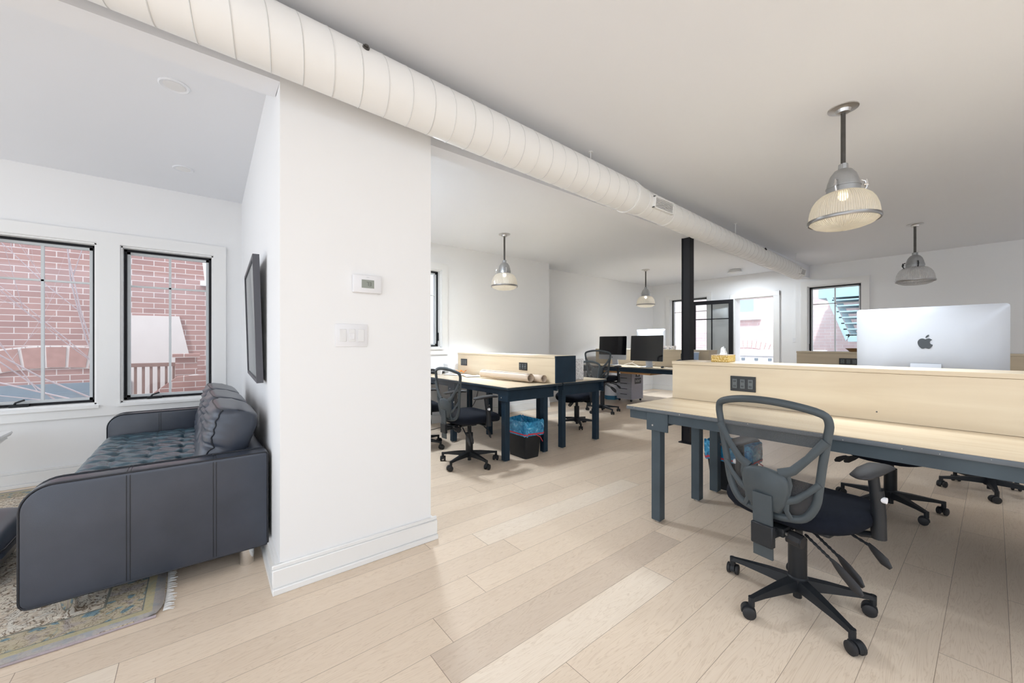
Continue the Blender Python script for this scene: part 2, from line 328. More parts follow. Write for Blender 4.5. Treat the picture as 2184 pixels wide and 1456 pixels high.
# ------------------------------------------------------------------ mesh builder
class MB:
    def __init__(s): s.bm = bmesh.new()
    def box(s, lo, hi, bevel=0.0, seg=2, rot=None, ctr=None):
        lo = Vector(lo); hi = Vector(hi); c = (lo+hi)/2; d = hi-lo
        r = bmesh.ops.create_cube(s.bm, size=1.0); vs = r['verts']
        for v in vs: v.co = Vector((v.co.x*d.x, v.co.y*d.y, v.co.z*d.z))
        if bevel > 0:
            es = list({e for v in vs for e in v.link_edges})
            g = bmesh.ops.bevel(s.bm, geom=es, offset=min(bevel, .49*min(d)), segments=seg, profile=.5, affect='EDGES')
            vs = list({v for f in g['faces'] for v in f.verts} | {v for v in vs if v.is_valid})
        for v in vs:
            if rot: v.co = rot @ v.co
            v.co += c if ctr is None else Vector(ctr)
        return s
    def prism(s, pts, vec, closed=True):
        # planar polygon (list of 3-vectors) extruded along vec
        vec = Vector(vec); a = [s.bm.verts.new(p) for p in pts]; b = [s.bm.verts.new(Vector(p)+vec) for p in pts]
        n = len(pts)
        s.bm.faces.new(a); s.bm.faces.new(b[::-1])
        for i in range(n): s.bm.faces.new((a[i], b[i], b[(i+1) % n], a[(i+1) % n]))
        return s
    def lathe(s, prof, seg=32, ctr=(0, 0, 0), axis='z', cap=True):
        ctr = Vector(ctr); rings = []
        for r, h in prof:
            ring = []
            for k in range(seg):
                a = 2*PI*k/seg; x, y = r*math.cos(a), r*math.sin(a)
                p = {'z': (x, y, h), 'x': (h, x, y), 'y': (x, h, y)}[axis]
                ring.append(s.bm.verts.new(ctr+Vector(p)))
            rings.append(ring)
        for i in range(len(rings)-1):
            for k in range(seg):
                s.bm.faces.new((rings[i][k], rings[i][(k+1) % seg], rings[i+1][(k+1) % seg], rings[i+1][k]))
        if cap:
            if prof[0][0] > 1e-6: s.bm.faces.new(rings[0][::-1])
            if prof[-1][0] > 1e-6: s.bm.faces.new(rings[-1])
        return s
    def tube(s, path, rad, seg=10, closed=False, flat=1.0, up=None, cap=True):
        # sweep an ellipse (rad along the side, rad*flat along 'up')
        P = [Vector(p) for p in path]; n = len(P); rings = []
        R = rad if isinstance(rad, (list, tuple)) else [rad]*n
        ref = Vector(up) if up else Vector((0, 0, 1))
        last = None
        for i in range(n):
            if closed: tg = P[(i+1) % n]-P[i-1]
            else: tg = P[min(i+1, n-1)]-P[max(i-1, 0)]
            tg.normalize()
            u = ref
            if up is None:
                if last is not None: u = last
                elif abs(tg.dot(ref)) > .9: u = Vector((1, 0, 0))
            sd = tg.cross(u)
            if sd.length < 1e-5: sd = tg.orthogonal()
            sd.normalize(); uu = sd.cross(tg).normalized()
            if up is None: last = uu
            rings.append([s.bm.verts.new(P[i]+sd*R[i]*math.cos(2*PI*k/seg)+uu*R[i]*flat*math.sin(2*PI*k/seg)) for k in range(seg)])
        m = n if closed else n-1
        for i in range(m):
            a, b = rings[i], rings[(i+1) % n]
            for k in range(seg): s.bm.faces.new((a[k], a[(k+1) % seg], b[(k+1) % seg], b[k]))
        if not closed and cap:
            s.bm.faces.new(rings[0][::-1]); s.bm.faces.new(rings[-1])
        return s
    def cyl(s, a, b, r, r2=None, seg=20): return s.tube([a, b], [r, r if r2 is None else r2], seg)
    def sphere(s, c, r, sc=(1, 1, 1), u=16, v=10):
        g = bmesh.ops.create_uvsphere(s.bm, u_segments=u, v_segments=v, radius=r)
        for w in g['verts']: w.co = Vector((w.co.x*sc[0], w.co.y*sc[1], w.co.z*sc[2]))+Vector(c)
        return s
    def grid(s, fn, nu, nv, closed_u=False):
        V = [[s.bm.verts.new(fn(i/(nu if closed_u else nu-1), j/(nv-1))) for j in range(nv)] for i in range(nu)]
        for i in range(nu if closed_u else nu-1):
            for j in range(nv-1):
                a = (i+1) % nu
                s.bm.faces.new((V[i][j], V[a][j], V[a][j+1], V[i][j+1]))
        return s
    def xf(s, mat):
        bmesh.ops.transform(s.bm, matrix=mat, verts=s.bm.verts); return s
    def build(s, name, mat, parent=None, smooth=True, angle=38, loc=None):
        bm = s.bm
        bmesh.ops.recalc_face_normals(bm, faces=bm.faces)
        lim = math.radians(angle)
        if smooth:
            for f in bm.faces: f.smooth = True
            for e in bm.edges:
                if len(e.link_faces) == 2 and e.calc_face_angle(0) > lim: e.smooth = False
        me = bpy.data.meshes.new(name); bm.to_mesh(me); bm.free()
        mats = mat if isinstance(mat, (list, tuple)) else [mat]
        for q in mats: me.materials.append(MATS[q])
        o = bpy.data.objects.new(name, me); COL.objects.link(o)
        if parent: o.parent = parent
        if loc: o.location = loc
        return o
def tag(o, label, cat, group=None, kind=None):
    o['label'] = label; o['category'] = cat
    if group: o['group'] = group
    if kind: o['kind'] = kind
    return o
def thing(name, label, cat, loc=(0, 0, 0), rz=0.0, group=None):
    o = bpy.data.objects.new(name, None); COL.objects.link(o); o.empty_display_size = .05
    o.location = loc; o.rotation_euler = (0, 0, rz)
    return tag(o, label, cat, group)
def struct(o, label, cat):
    o['kind'] = 'structure'; o['label'] = label; o['category'] = cat; return o
def sempty(name, label, cat, loc=(0, 0, 0)):
    o = bpy.data.objects.new(name, None); COL.objects.link(o); o.location = loc; return struct(o, label, cat)
def dup(root, loc, rz, label, group=None, name=None):
    def rec(o, par):
        c = o.copy(); COL.objects.link(c)
        if par: c.parent = par; c.matrix_parent_inverse = o.matrix_parent_inverse.copy()
        for ch in o.children: rec(ch, c)
        return c
    r = rec(root, None); r.location = loc; r.rotation_euler = (0, 0, rz); r['label'] = label
    if group: r['group'] = group
    return r
def cr(pts, n=6, closed=True):
    # Catmull-Rom through points
    P = [Vector(p) for p in pts]; out = []; m = len(P)
    rng = range(m) if closed else range(m-1)
    for i in rng:
        if closed: a, b, c, d = P[i-1], P[i], P[(i+1) % m], P[(i+2) % m]
        else: a, b, c, d = P[max(i-1, 0)], P[i], P[i+1], P[min(i+2, m-1)]
        for k in range(n):
            t = k/n
            out.append(.5*((2*b)+(c-a)*t+(2*a-5*b+4*c-d)*t*t+(-a+3*b-3*c+d)*t**3))
    if not closed: out.append(P[-1])
    return out
def rrect(w, h, r, n=6):
    o = []
    for cx, cy, a0 in ((w/2-r, h/2-r, 0), (-w/2+r, h/2-r, 90), (-w/2+r, -h/2+r, 180), (w/2-r, -h/2+r, 270)):
        for k in range(n+1):
            a = math.radians(a0+90*k/n); o.append((cx+r*math.cos(a), cy+r*math.sin(a)))
    return o

# ------------------------------------------------------------------ room shell
H = 2.664          # ceiling
YL, YS, YR, XF = 5.03, 5.22, 5.60, 9.2
def wall(name, axis, pos, th, a0, a1, holes, label, z0=0, z1=H, mat='wall_paint'):
    # wall in plane axis=pos with thickness th beyond it, running a0..a1 on the other axis, with rectangular holes
    mb = MB(); xs = sorted({a0, a1, *[h[0] for h in holes], *[h[1] for h in holes]})
    for i in range(len(xs)-1):
        l, r = xs[i], xs[i+1]; zs = [z0, z1]
        cut = [(h[2], h[3]) for h in holes if h[0] <= l+1e-6 and h[1] >= r-1e-6]
        segs = []; cur = z0
        for c0, c1 in sorted(cut): segs.append((cur, c0)); cur = c1
        segs.append((cur, z1))
        for s0, s1 in segs:
            if s1-s0 < 1e-4: continue
            lo, hi = sorted((pos, pos+th))
            if axis == 'y': mb.box((l, lo, s0), (r, hi, s1))
            else: mb.box((lo, l, s0), (hi, r, s1))
    bmesh.ops.remove_doubles(mb.bm, verts=mb.bm.verts, dist=1e-5)
    return struct(mb.build(name, mat, smooth=False), label, 'wall')
struct(MB().box((-3.4, -3.4, -.15), (9.5, 5.9, 0)).build('floor', 'oak_floor', smooth=False), 'pale oak plank floor', 'floor')
struct(MB().box((-3.4, -1.1, H), (3.0, 5.9, H+.2)).box((3.0, -2.4, H), (9.5, 5.9, H+.2)).build('ceiling', 'ceiling_paint', smooth=False), 'smooth white ceiling', 'ceiling')
wall('wall_left', 'y', YL, .25, -3.4, .40, [(-1.35, -.685, .64, 2.07), (-.53, .14, .64, 2.07)], 'white lounge wall with two casement windows')
wall('wall_side', 'y', YS, .25, .40, 5.12, [(1.18, 2.01, .3, 2.5), (2.10, 2.86, 1.12, 2.27)], 'white office side wall with one window and an added hidden opening for light')  # tall opening behind the column is added to let daylight into the office
struct(MB().box((5.02, YS+.25, 0), (5.12, YR+.25, H)).box((5.02, YS+.01, 0), (5.12, YS+.25, H)).build('wall_return', 'wall_paint', smooth=False), 'short return where the side wall steps back', 'wall')
wall('wall_recess', 'y', YR, .25, 5.12, 9.45, [], 'white side wall of the far end of the office')
wall('wall_far', 'x', XF+.07, .25, 2.46, 5.90, [(2.86, 3.60, .06, 2.16), (4.21, 5.12, .90, 2.27)], 'far white wall with open doorway and window')
wall('wall_far_right', 'x', XF-.02, .32, -2.4, 2.46, [(1.475, 2.263, .95, 2.27)], 'far white wall right of the corner with one window')
wall('wall_lounge_end', 'x', -3.4, -.2, -1.0, 5.28, [(-.8, 4.8, .1, 2.55)], 'white lounge end wall added out of view, with a wide opening for light')  # unseen wall added to limit side light, its opening widened for the lounge
wall('wall_back_blocker', 'y', -3.4, -.2, -3.4, 9.5, [], 'low white wall added behind the camera to block light', z1=2.35)  # unseen wall added to cut low sky light on the column
wall('wall_right', 'y', -2.4, -.2, 2.6, 9.5, [(3.2, 4.9, .5, 2.3), (5.5, 7.0, .7, 2.3), (7.5, 8.8, .7, 2.3)], 'white wall added on the right beyond the frame, with openings for light')  # unseen wall added to dim the right side, openings added for far light
# divider with the column end, slightly skewed as in the photo
dv = MB(); dv.prism([(.313, 2.145, 0), (1.106, 2.145, 0), (1.106, 5.03, 0), (.382, 5.03, 0)], (0, 0, H))
struct(dv.build('wall_divider', 'wall_paint', smooth=False), 'white wall block dividing lounge and office', 'wall')
struct(MB().box((-3.4, 2.145, 2.428), (.313, 2.30, H)).box((1.106, 2.23, 2.428), (XF-.02, 2.35, H)).build('trim_beam', 'ceiling_paint', smooth=False), 'shallow white boxed beam along the ceiling', 'beam')

# baseboards (profile swept as stacked boxes)
def baseboard(name, segs, label):
    mb = MB()
    for (x0, y0, x1, y1, nx, ny) in segs:
        for d, h0, h1 in ((.034, 0, .028), (.022, .028, .112), (.014, .112, .132)):
            xs = sorted((x0, x1)); ys = sorted((y0, y1))
            if nx: lo = (min(x0, x0+nx*d), ys[0], h0); hi = (max(x0, x0+nx*d), ys[1], h1)
            else: lo = (xs[0], min(y0, y0+ny*d), h0); hi = (xs[1], max(y0, y0+ny*d), h1)
            mb.box(lo, hi, .003, 1)
    return struct(mb.build(name, 'trim_paint'), label, 'baseboard')
baseboard('baseboard_divider', [(.279, 2.145, 1.140, 2.145, 0, -1), (1.106, 2.1455, 1.106, 5.2, 1, 0)], 'white baseboard round the column end')
bs = MB()
for d, h0, h1 in ((.034, 0, .028), (.022, .028, .112), (.014, .112, .132)):
    bs.prism([(.313-d, 2.145-d*0, h0), (.325, 2.145, h0), (.39, 5.03, h0), (.382-d, 5.03, h0)], (0, 0, h1-h0))
struct(bs.build('baseboard_lounge', 'trim_paint'), 'white baseboard behind the sofa', 'baseboard')
baseboard('baseboard_left', [(-3.4, YL, .38, YL, 0, -1)], 'white baseboard under the lounge windows')
baseboard('baseboard_side', [(1.14, YS, 5.12, YS, 0, -1), (5.12, YR, 9.2, YR, 0, -1)], 'white baseboard of the office side wall')
baseboard('baseboard_far', [(XF+.07, 3.70, XF+.07, 5.6, -1, 0), (XF+.07, 2.46, XF+.07, 2.76, -1, 0), (XF-.02, -2.4, XF-.02, 2.46, -1, 0)], 'white baseboard of the far wall')

# windows -------------------------------------------------------------
def window(name, label, axis, pos, th, a0, a1, z0, z1, muntin_z, open_side=1, sill=True, cas=.105, crank=None, cl=None, cr_=None):
    # axis 'y': wall plane y=pos, outdoors at +y; axis 'x': plane x=pos, outdoors at +x
    root = sempty(name, label, 'window')
    def B(mb, a, b, d0, d1, za, zb, bev=0):
        if axis == 'y': mb.box((a, pos+d0, za), (b, pos+d1, zb), bev, 1)
        else: mb.box((pos+d0, a, za), (pos+d1, b, zb), bev, 1)
        return mb
    c = MB(); q = .026; cl = cas if cl is None else cl; cr_ = cas if cr_ is None else cr_
    B(c, a0-cl, a0-.004, -q, 0, z0-cas, z1+cas, 0); B(c, a1+.004, a1+cr_, -q, 0, z0-cas, z1+cas, 0)
    B(c, a0-.004, a1+.004, -q, 0, z1+.004, z1+cas, 0); B(c, a0-.004, a1+.004, -q, 0, z0-cas, z0-.004, 0)
    if sill: B(c, a0-.02, a1+.02, -q-.022, -q, z0-.03, z0-.008, 0)
    c.build('casing', 'trim_paint', root)
    j = MB(); e = .012
    B(j, a0, a0+e, .0, .12, z0, z1); B(j, a1-e, a1, 0, .12, z0, z1); B(j, a0, a1, 0, .12, z1-e, z1); B(j, a0, a1, 0, .12, z0, z0+e)
    j.build('jamb_liner', 'trim_paint', root, smooth=False)
    f = MB(); w = .021; A0, A1, Z0, Z1 = a0+e, a1-e, z0+e, z1-e
    for (x, y, za, zb) in ((A0, A0+w, Z0, Z1), (A1-w, A1, Z0, Z1), (A0, A1, Z0, Z0+w), (A0, A1, Z1-w, Z1)): B(f, x, y, .075, .135, za, zb)
    f.build('frame', 'black_frame', root, smooth=False)
    s = MB(); A0 += w; A1 -= w; Z0 += w; Z1 -= w; w2 = .022
    for (x, y, za, zb) in ((A0, A0+w2, Z0, Z1), (A1-w2, A1, Z0, Z1), (A0, A1, Z0, Z0+w2), (A0, A1, Z1-w2, Z1)): B(s, x, y, .09, .13, za, zb)
    s.build('sash', 'grey_sash', root, smooth=False)
    if muntin_z:
        mm = MB(); c0 = (A0+A1)/2
        B(mm, c0-.009, c0+.009, .095, .122, Z0, Z1); B(mm, A0, A1, .095, .122, muntin_z-.008, muntin_z+.008)
        mm.build('muntin', 'grey_sash', root, smooth=False)
    g = MB(); B(g, A0+.01, A1-.01, .106, .112, Z0+.01, Z1-.01); g.build('pane', 'window_glass', root, smooth=False)
    if crank is not None:
        k = MB(); B(k, crank-.06, crank+.05, .03, .075, z0+e, z0+e+.022, .006)
        if axis == 'y': k.tube([(crank-.03, pos+.05, z0+.03), (crank-.02, pos+.035, z0+.05), (crank+.03, pos+.02, z0+.07)], [.009, .007, .008], 8)
        k.build('crank_handle', 'black_plastic', root)
    l = MB(); B(l, a1-e-.012, a1-e, .045, .075, z0+.10, z0+.22, .002); l.build('latch', 'black_plastic', root)
    return root
window('window_1', 'leftmost casement window with crank, cut by the photo edge', 'y', YL, .25, -1.35, -.685, .64, 2.07, 1.72, crank=-1.13, cr_=.0775)
window('window_2', 'casement window above the far sofa arm', 'y', YL, .25, -.53, .14, .64, 2.07, 1.72, crank=-.30, cl=.0775)
window('window_3', 'window just right of the white column, seen nearly edge-on', 'y', YS, .25, 2.10, 2.86, 1.12, 2.27, 1.9)
window('window_4', 'window on the far wall left of the open door, behind the post', 'x', XF+.07, .25, 4.21, 5.12, .90, 2.27, 1.95)
window('window_5', 'window right of the far corner with pale exterior staircase behind', 'x', XF-.02, .25, 1.475, 2.263, .95, 2.27, 1.93)

# doorway with opened glazed door
dr = sempty('door_1', 'open glazed black door folded back from the bright doorway', 'door', (XF+.05, 3.60, 0))
c = MB()
c.box((-.018, .0, 0), (.02, .10, 2.26), .003, 1).box((-.018, -.85, 0), (.02, -.74, 2.26), .003, 1).box((-.019, -.85, 2.16), (.02, .10, 2.26), .003, 1)
c.build('casing', 'trim_paint', dr)
c = MB().box((.02, -.004, .06), (.27, .012, 2.165)).box((.02, -.755, .06), (.27, -.735, 2.165)).box((.02, -.75, 2.15), (.27, 0, 2.17)).box((.0, -.75, .0), (.3, 0, .06))
c.build('jamb', 'trim_paint', dr, smooth=False)
leaf = bpy.data.objects.new('door_leaf', None)
LW = .86; lb = MB()
lb.box((0, 0, .03), (.045, .085, 2.13)).box((0, LW-.085, .03), (.045, LW, 2.13)).box((0, .085, 2.045), (.045, LW-.085, 2.13)).box((0, .085, .03), (.045, LW-.085, .25))
Rz = Matrix.Rotation(math.radians(10), 4, 'Z'); T = Matrix.Translation((-.075, .012, .02))
lf = lb.xf(T @ Rz).build('door_leaf', 'black_frame', dr, smooth=False)
mm = MB().box((.012, LW/2-.011, .25), (.033, LW/2+.011, 2.045)).box((.012, .085, 1.70), (.033, LW-.085, 1.722)); mm.xf(T @ Rz).build('muntin', 'black_frame', lf, smooth=False)
MB().box((.020, .08, .24), (.026, LW-.08, 2.05)).xf(T @ Rz).build('pane', 'window_glass', lf, smooth=False)
MB().tube([(-.05, LW-.05, 1.0), (-.05, LW-.17, 1.0)], .01).cyl((0, LW-.05, 1.0), (-.05, LW-.05, 1.0), .01).xf(T @ Rz).build('door_handle', 'black_plastic', lf)

# ------------------------------------------------------------------ duct
def duct():
    root = thing('ventilation_duct', 'long round white spiral duct hanging under the ceiling', 'duct')
    A = Vector((-2.2, 1.893, 2.522)); Bp = Vector((7.80, 2.06, 2.355))
    def at(x):
        k = (x-A.x)/(Bp.x-A.x); return A.lerp(Bp, k)
    def section(x0, x1, r0, r1, name, pitch=.124, seams=True, shell=.0):
        mb = MB(); path = [at(x0+(x1-x0)*i/8) for i in range(9)]
        mb.tube(path, [r0+(r1-r0)*i/8 for i in range(9)], 64, up=(0, 0, 1)); o = mb.build(name, 'duct_paint', root)
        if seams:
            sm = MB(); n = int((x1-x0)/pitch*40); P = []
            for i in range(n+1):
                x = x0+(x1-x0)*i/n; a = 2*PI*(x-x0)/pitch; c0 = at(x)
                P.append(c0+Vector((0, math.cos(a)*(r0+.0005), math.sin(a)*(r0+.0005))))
            sm.tube(P, .0024 if x0 < 0 else .0014, 4); sm.build('spiral_seam', 'seam_shade', o)
        return o
    section(-2.2, 2.86, .132, .132, 'duct_section')
    section(2.88, 3.05, .134, .114, 'reducer', seams=False)
    section(3.06, 7.80, .113, .110, 'duct_section', .126)
    for x, r in ((2.87, .137), (3.055, .118), (3.5, .116), (6.25, .115), (7.78, .113)):
        MB().tube([at(x-.012), at(x+.012)], r, 64, up=(0, 0, 1)).build('collar', 'duct_paint', root)
    def grille(x, w, h, a0):
        c0 = at(x); r = .113; rot = Matrix.Rotation(a0, 4, 'X')
        M4 = Matrix.Translation(c0) @ rot
        f = MB(); f.box((-w/2, -r-.016, -h/2), (w/2, -r+.02, -h/2+.014), .003, 1).box((-w/2, -r-.016, h/2-.014), (w/2, -r+.02, h/2), .003, 1)
        f.box((-w/2, -r-.016, -h/2), (-w/2+.016, -r+.02, h/2), .003, 1).box((w/2-.016, -r-.016, -h/2), (w/2, -r+.02, h/2), .003, 1)
        g = f.xf(M4).build('grille', 'duct_paint', root)
        MB().box((-w/2+.01, -r-.004, -h/2+.01), (w/2-.01, -r+.005, h/2-.01)).xf(M4).build('grille_backing', 'outlet_face', g)
        for i in range(6):
            z = -h/2+.022+i*(h-.044)/5
            MB().box((-w/2+.012, -r-.014, z-.003), (w/2-.012, -r-.002, z+.003)).xf(M4).build('louvre', 'white_enamel', g)
    grille(3.27, .32, .105, math.radians(6)); grille(7.62, .24, .10, math.radians(12))
    # damper knob and sensor
    c0 = at(.612); d = Vector((0, -math.cos(.55), math.sin(.55)))
    MB().cyl(c0+d*.125, c0+d*.140, .016).cyl(c0+d*.14, c0+d*.146, .009).build('damper_quadrant', 'dark_steel', root)
    c0 = at(5.95); MB().cyl(c0+d*.10, c0+d*.125, .018).build('damper_quadrant', 'black_plastic', root)
    for x in (2.38, 5.2, 7.70):
        c0 = at(x); r = .115 if x > 3 else .132
        MB().cyl((c0.x, c0.y, c0.z+r-.004), (c0.x, c0.y, H), .0045, seg=8).cyl((c0.x, c0.y, H-.006), (c0.x, c0.y, H), .018).build('hanger_rod', 'duct_paint', root)
    c0 = at(7.80); MB().cyl(c0, c0+Vector((.012, 0, 0)), .112, seg=64).build('end_cap', 'duct_paint', root)
duct()

# steel post
po = thing('support_post', 'black square steel post standing behind the near desk partition', 'post', (4.55, 2.295, 0))
MB().box((-.05, -.05, .012), (.05, -.038, 2.428)).box((-.05, .038, .012), (.05, .05, 2.428)).box((-.042, -.038, .012), (.042, .038, 2.428)).build('post_shaft', 'black_frame', po, smooth=False)
MB().box((-.075, -.075, 0), (.075, .075, .012)).build('base_plate', 'black_frame', po, smooth=False)

# ------------------------------------------------------------------ pendants
def pendant(label, loc, rz, lit, mat_lamp, glass, black_clamp=False, watt=8):
    root = thing('pendant_lamp', label, 'lamp', loc, rz, None)     # origin at the ceiling
    MB().lathe([(.0, 0), (.078, 0), (.078, -.006), (.040, -.012), (.034, -.03), (.018, -.034), (.0, -.034)], 36).build('canopy', 'steel', root)
    MB().cyl((0, 0, -.03), (0, 0, -.375), .0125).build('rod', 'dark_steel', root)
    MB().lathe([(.0, -.355), (.024, -.355), (.026, -.385), (.045, -.395), (.066, -.425), (.079, -.465), (.084, -.495), (.088, -.497), (.088, -.502), (.084, -.504), (.086, -.535), (.080, -.54), (0, -.54)], 40).build('cap', 'cast_alu', root)
    for sx in (-.025, .025): MB().box((sx-.005, -.008, -.39), (sx+.005, .008, -.355)).build('bracket', 'cast_alu', root, smooth=False)
    for k in range(3):
        a = 2*PI*k/3+.5; c, s = math.cos(a), math.sin(a)
        cl = MB()
        cl.tube([(c*.088, s*.088, -.47), (c*.108, s*.108, -.48), (c*.112, s*.112, -.515), (c*.096, s*.096, -.545)], .006, 8)
        cl.tube([(c*.112, s*.112, -.47), (c*.12, s*.12, -.51)], .004, 6).cyl((c*.10, s*.10, -.50), (c*.118, s*.118, -.50), .007, seg=8)
        cl.build('latch', 'black_plastic' if black_clamp else 'steel', root)
    pr = [(.076, -.532), (.092, -.536), (.116, -.548), (.140, -.569), (.158, -.598), (.170, -.635), (.176, -.668), (.178, -.700)]
    MB().lathe(pr, 72, cap=False).build('glass_shade', glass, root, angle=80)
    MB().lathe([(.174, -.697), (.183, -.697), (.184, -.712), (.180, -.718), (.173, -.716), (.172, -.70)], 72, cap=False).build('rim', 'rim_steel', root)
    MB().lathe([(.174, -.713), (.150, -.735), (.11, -.750), (.05, -.757), (.001, -.758)], 72, cap=False).build('lens', glass, root, angle=80)
    if lit:
        pl = bpy.data.lights.new('lamp_light', 'AREA'); pl.shape = 'DISK'; pl.size = .30; pl.energy = watt; pl.spread = 2.0; pl.color = (.84, .92, 1)
        po_ = bpy.data.objects.new('lamp_light', pl); COL.objects.link(po_); po_.parent = root; po_.location = (0, 0, -.775)
        MB().sphere((0, 0, -.556), .026, (1, 1, 1.0)).build('bulb', mat_lamp, root)
    else:
        MB().sphere((0, 0, -.60), .034, (1, 1, 1.35)).build('bulb', 'bulb_socket', root)
    return root
pendant('nearest pendant lamp with warm glowing ribbed glass, over the big silver computer', (3.18, .60, H), .4, True, 'lamp_warm', 'shade_glass')
pendant('unlit pendant lamp with black clamps, farther right before the grey far wall', (6.97, .62, H), .9, False, 'lamp_white', 'shade_glass_clear', True)
pendant('pendant lamp with cream glass over the desk with brown paper rolls', (3.27, 4.20, H), 1.7, True, 'lamp_white', 'shade_glass', watt=22)
pendant('small distant pendant lamp over the two dark computer screens', (7.05, 4.42, H), .2, True, 'lamp_white', 'shade_glass', watt=28)
for x, y, l in ((-.095, 2.97, 'recessed ceiling light nearer the duct in the lounge'), (-.08, 4.34, 'recessed ceiling light nearer the lounge windows')):
    r = thing('recessed_light', l, 'light', (x, y, H))
    MB().lathe([(.0, -.004), (.058, -.004), (.066, -.008), (.072, -.004), (.072, 0), (0, 0)], 40).build('trim_ring', 'ceiling_paint', r)
    MB().lathe([(0, -.006), (.05, -.006), (.05, -.002), (0, -.002)], 40).build('diffuser', 'white_enamel', r)
for lab, cx_, cy_, wt in (('flat round white ceiling light near the far wall', 8.45, 3.29, 16), ('added flat round fill light hidden behind the top of the white column', 1.70, 3.72, 28)):  # second one is an added fill light, out of view, brightening the office
    r = thing('ceiling_light', lab, 'light', (cx_, cy_, H))
    MB().lathe([(0, 0), (.10, 0), (.115, -.012), (.115, -.03), (.10, -.03), (0, -.03)], 48).build('base', 'trim_paint', r)
    MB().lathe([(.0, -.075), (.10, -.07), (.135, -.055), (.13, -.04), (.10, -.03), (0, -.03)], 48).build('diffuser', 'white_enamel', r)
    cl_ = bpy.data.lights.new('ceiling_lamp', 'AREA'); cl_.shape = 'DISK'; cl_.size = .22; cl_.energy = wt; cl_.color = (.84, .92, 1)
    co_ = bpy.data.objects.new('ceiling_lamp', cl_); COL.objects.link(co_); co_.parent = r; co_.location = (0, 0, -.082)
# ------------------------------------------------------------------ desks
def desk(label, x0, x1, y0, y1, near, palette, group, bracket=True, legs_y=None, e=.035):
    """worktop table running along Y; near = -1 if the free long edge is at x0, +1 if at x1"""
    paint, edge = palette
    root = thing('desk', label, 'desk', (x0, y0, 0), 0, group)
    w, l = x1-x0, y1-y0; zt = .75
    MB().box((.004, .004, .7465), (w-.004, l-.004, zt)).build('tabletop', 'maple_top', root, smooth=False)
    MB().box((0, 0, .724), (w, l, .7464), .004, 2).build('edge_band', edge, root)
    for xx in (e, w-e-.022): MB().box((xx, e, .665), (xx+.022, l-e, .724)).build('side_rail', paint, root, smooth=False)
    legs_y = legs_y or (.11, l-.24)
    for yy in (legs_y[0]-.014, legs_y[-1]+.064): MB().box((e+.0225, yy, .60), (w-e-.0225, yy+.013, .724)).build('end_apron', paint, root, smooth=False)
    for ly in legs_y:
        for lx in ((e+.0, w-.13-.062) if near < 0 else (.068, w-e-.062)):
            MB().box((lx, ly, .012), (lx+.062, ly+.062, .70), .003, 1).build('leg', paint, root)
            MB().cyl((lx+.031, ly+.031, 0), (lx+.031, ly+.031, .014), .018, seg=12).build('foot', 'steel', root)
        if bracket:
            bx = e-.012 if near < 0 else w-e
            b = MB().box((bx, ly-.06, .605), (bx+.012, ly+.09, .7235), .002, 1); b.build('bracket', paint, root)
            MB().cyl((bx-.003, ly+.045, .64), (bx+.015, ly+.045, .64), .006, seg=10).build('bolt', 'steel', root)
    return root
GR = ('desk_grey', 'desk_edge'); NV = ('desk_navy', 'desk_edge_navy')
desk('nearest desk, grey-edged pale top, with the chair pushed up to it', 2.34, 3.095, -.60, 1.62, -1, GR, None, legs_y=(.12, 1.976), e=.02)
desk('continuation desk of the near row, leaving the photo at right', 2.34, 3.095, -2.3, -.615, -1, GR, None, legs_y=(.12, 1.50), e=.02)
desk('desk behind the near partition, under the big silver computer', 3.115, 3.87, -.60, 1.62, 1, GR, None, legs_y=(.12, 1.966))
desk('second desk behind the near partition, beyond the right edge of the photo', 3.115, 3.87, -2.3, -.615, 1, GR, None, legs_y=(.12, 1.50))
desk('navy desk holding the brown paper rolls', 2.34, 3.095, 2.95, 5.17, -1, NV, None, legs_y=(.09, 1.1, 2.0))
desk('navy desk behind the dark partition end, with the newspaper', 3.115, 3.87, 2.95, 5.17, 1, NV, None, legs_y=(.09, 1.1, 2.0))
desk('far desk carrying the two dark-screened computers', 6.05, 6.83, 3.0, 5.45, -1, NV, None, legs_y=(.12, 2.37))
desk('far desk carrying the computer seen from behind', 6.85, 7.60, 3.0, 5.45, 1, NV, None, legs_y=(.12, 2.37))
desk('far desk in front of the far right partition', 6.05, 6.83, -1.2, 1.78, -1, NV, None, legs_y=(.12, 2.7))

# power partitions between the rows
def partition(label, x0, x1, y0, y1, z1, mat='maple', dark_end=False, seam=True):
    root = thing('desk_partition', label, 'partition', (x0, y0, .7515), 0, None)
    w, l, h = x1-x0, y1-y0, z1-.7515
    MB().box((0, 0, 0), (w, l, h-.026)).build('body', mat, root, smooth=False)
    MB().box((-.004, -.004 if not dark_end else .002, h-.0245), (w+.004, l+.004, h), .0015, 1).build('cap_board', mat, root)
    if dark_end:
        MB().box((.002, -.016, 0), (w-.002, 0, h-.002)).build('end_panel', 'desk_navy', root, smooth=False)
    return root
def outlet(label, x, y0, y1, z0, z1, three=True):
    root = thing('power_outlet', label, 'outlet', (x, (y0+y1)/2, (z0+z1)/2)); w, h = (y1-y0)/2, (z1-z0)/2
    MB().box((-.008, -w, -h), (0, w, h), .002, 1).build('plate', 'black_outlet', root)
    n = 3 if three else 2
    for i in range(n):
        c = w*.62*(1-2*i/(n-1)) if n > 1 else 0
        MB().box((-.012, c-w*.19, -h*.62), (-.008, c+w*.19, h*.62), .001, 1).build('socket', 'outlet_face', root)
        for s in (-1, 1):
            MB().box((-.0135, c-.006, s*h*.32-.006), (-.012, c-.002, s*h*.32+.006)).box((-.0135, c+.003, s*h*.32-.006), (-.012, c+.007, s*h*.32+.006)).build('slot', 'black_outlet', root)
    return root
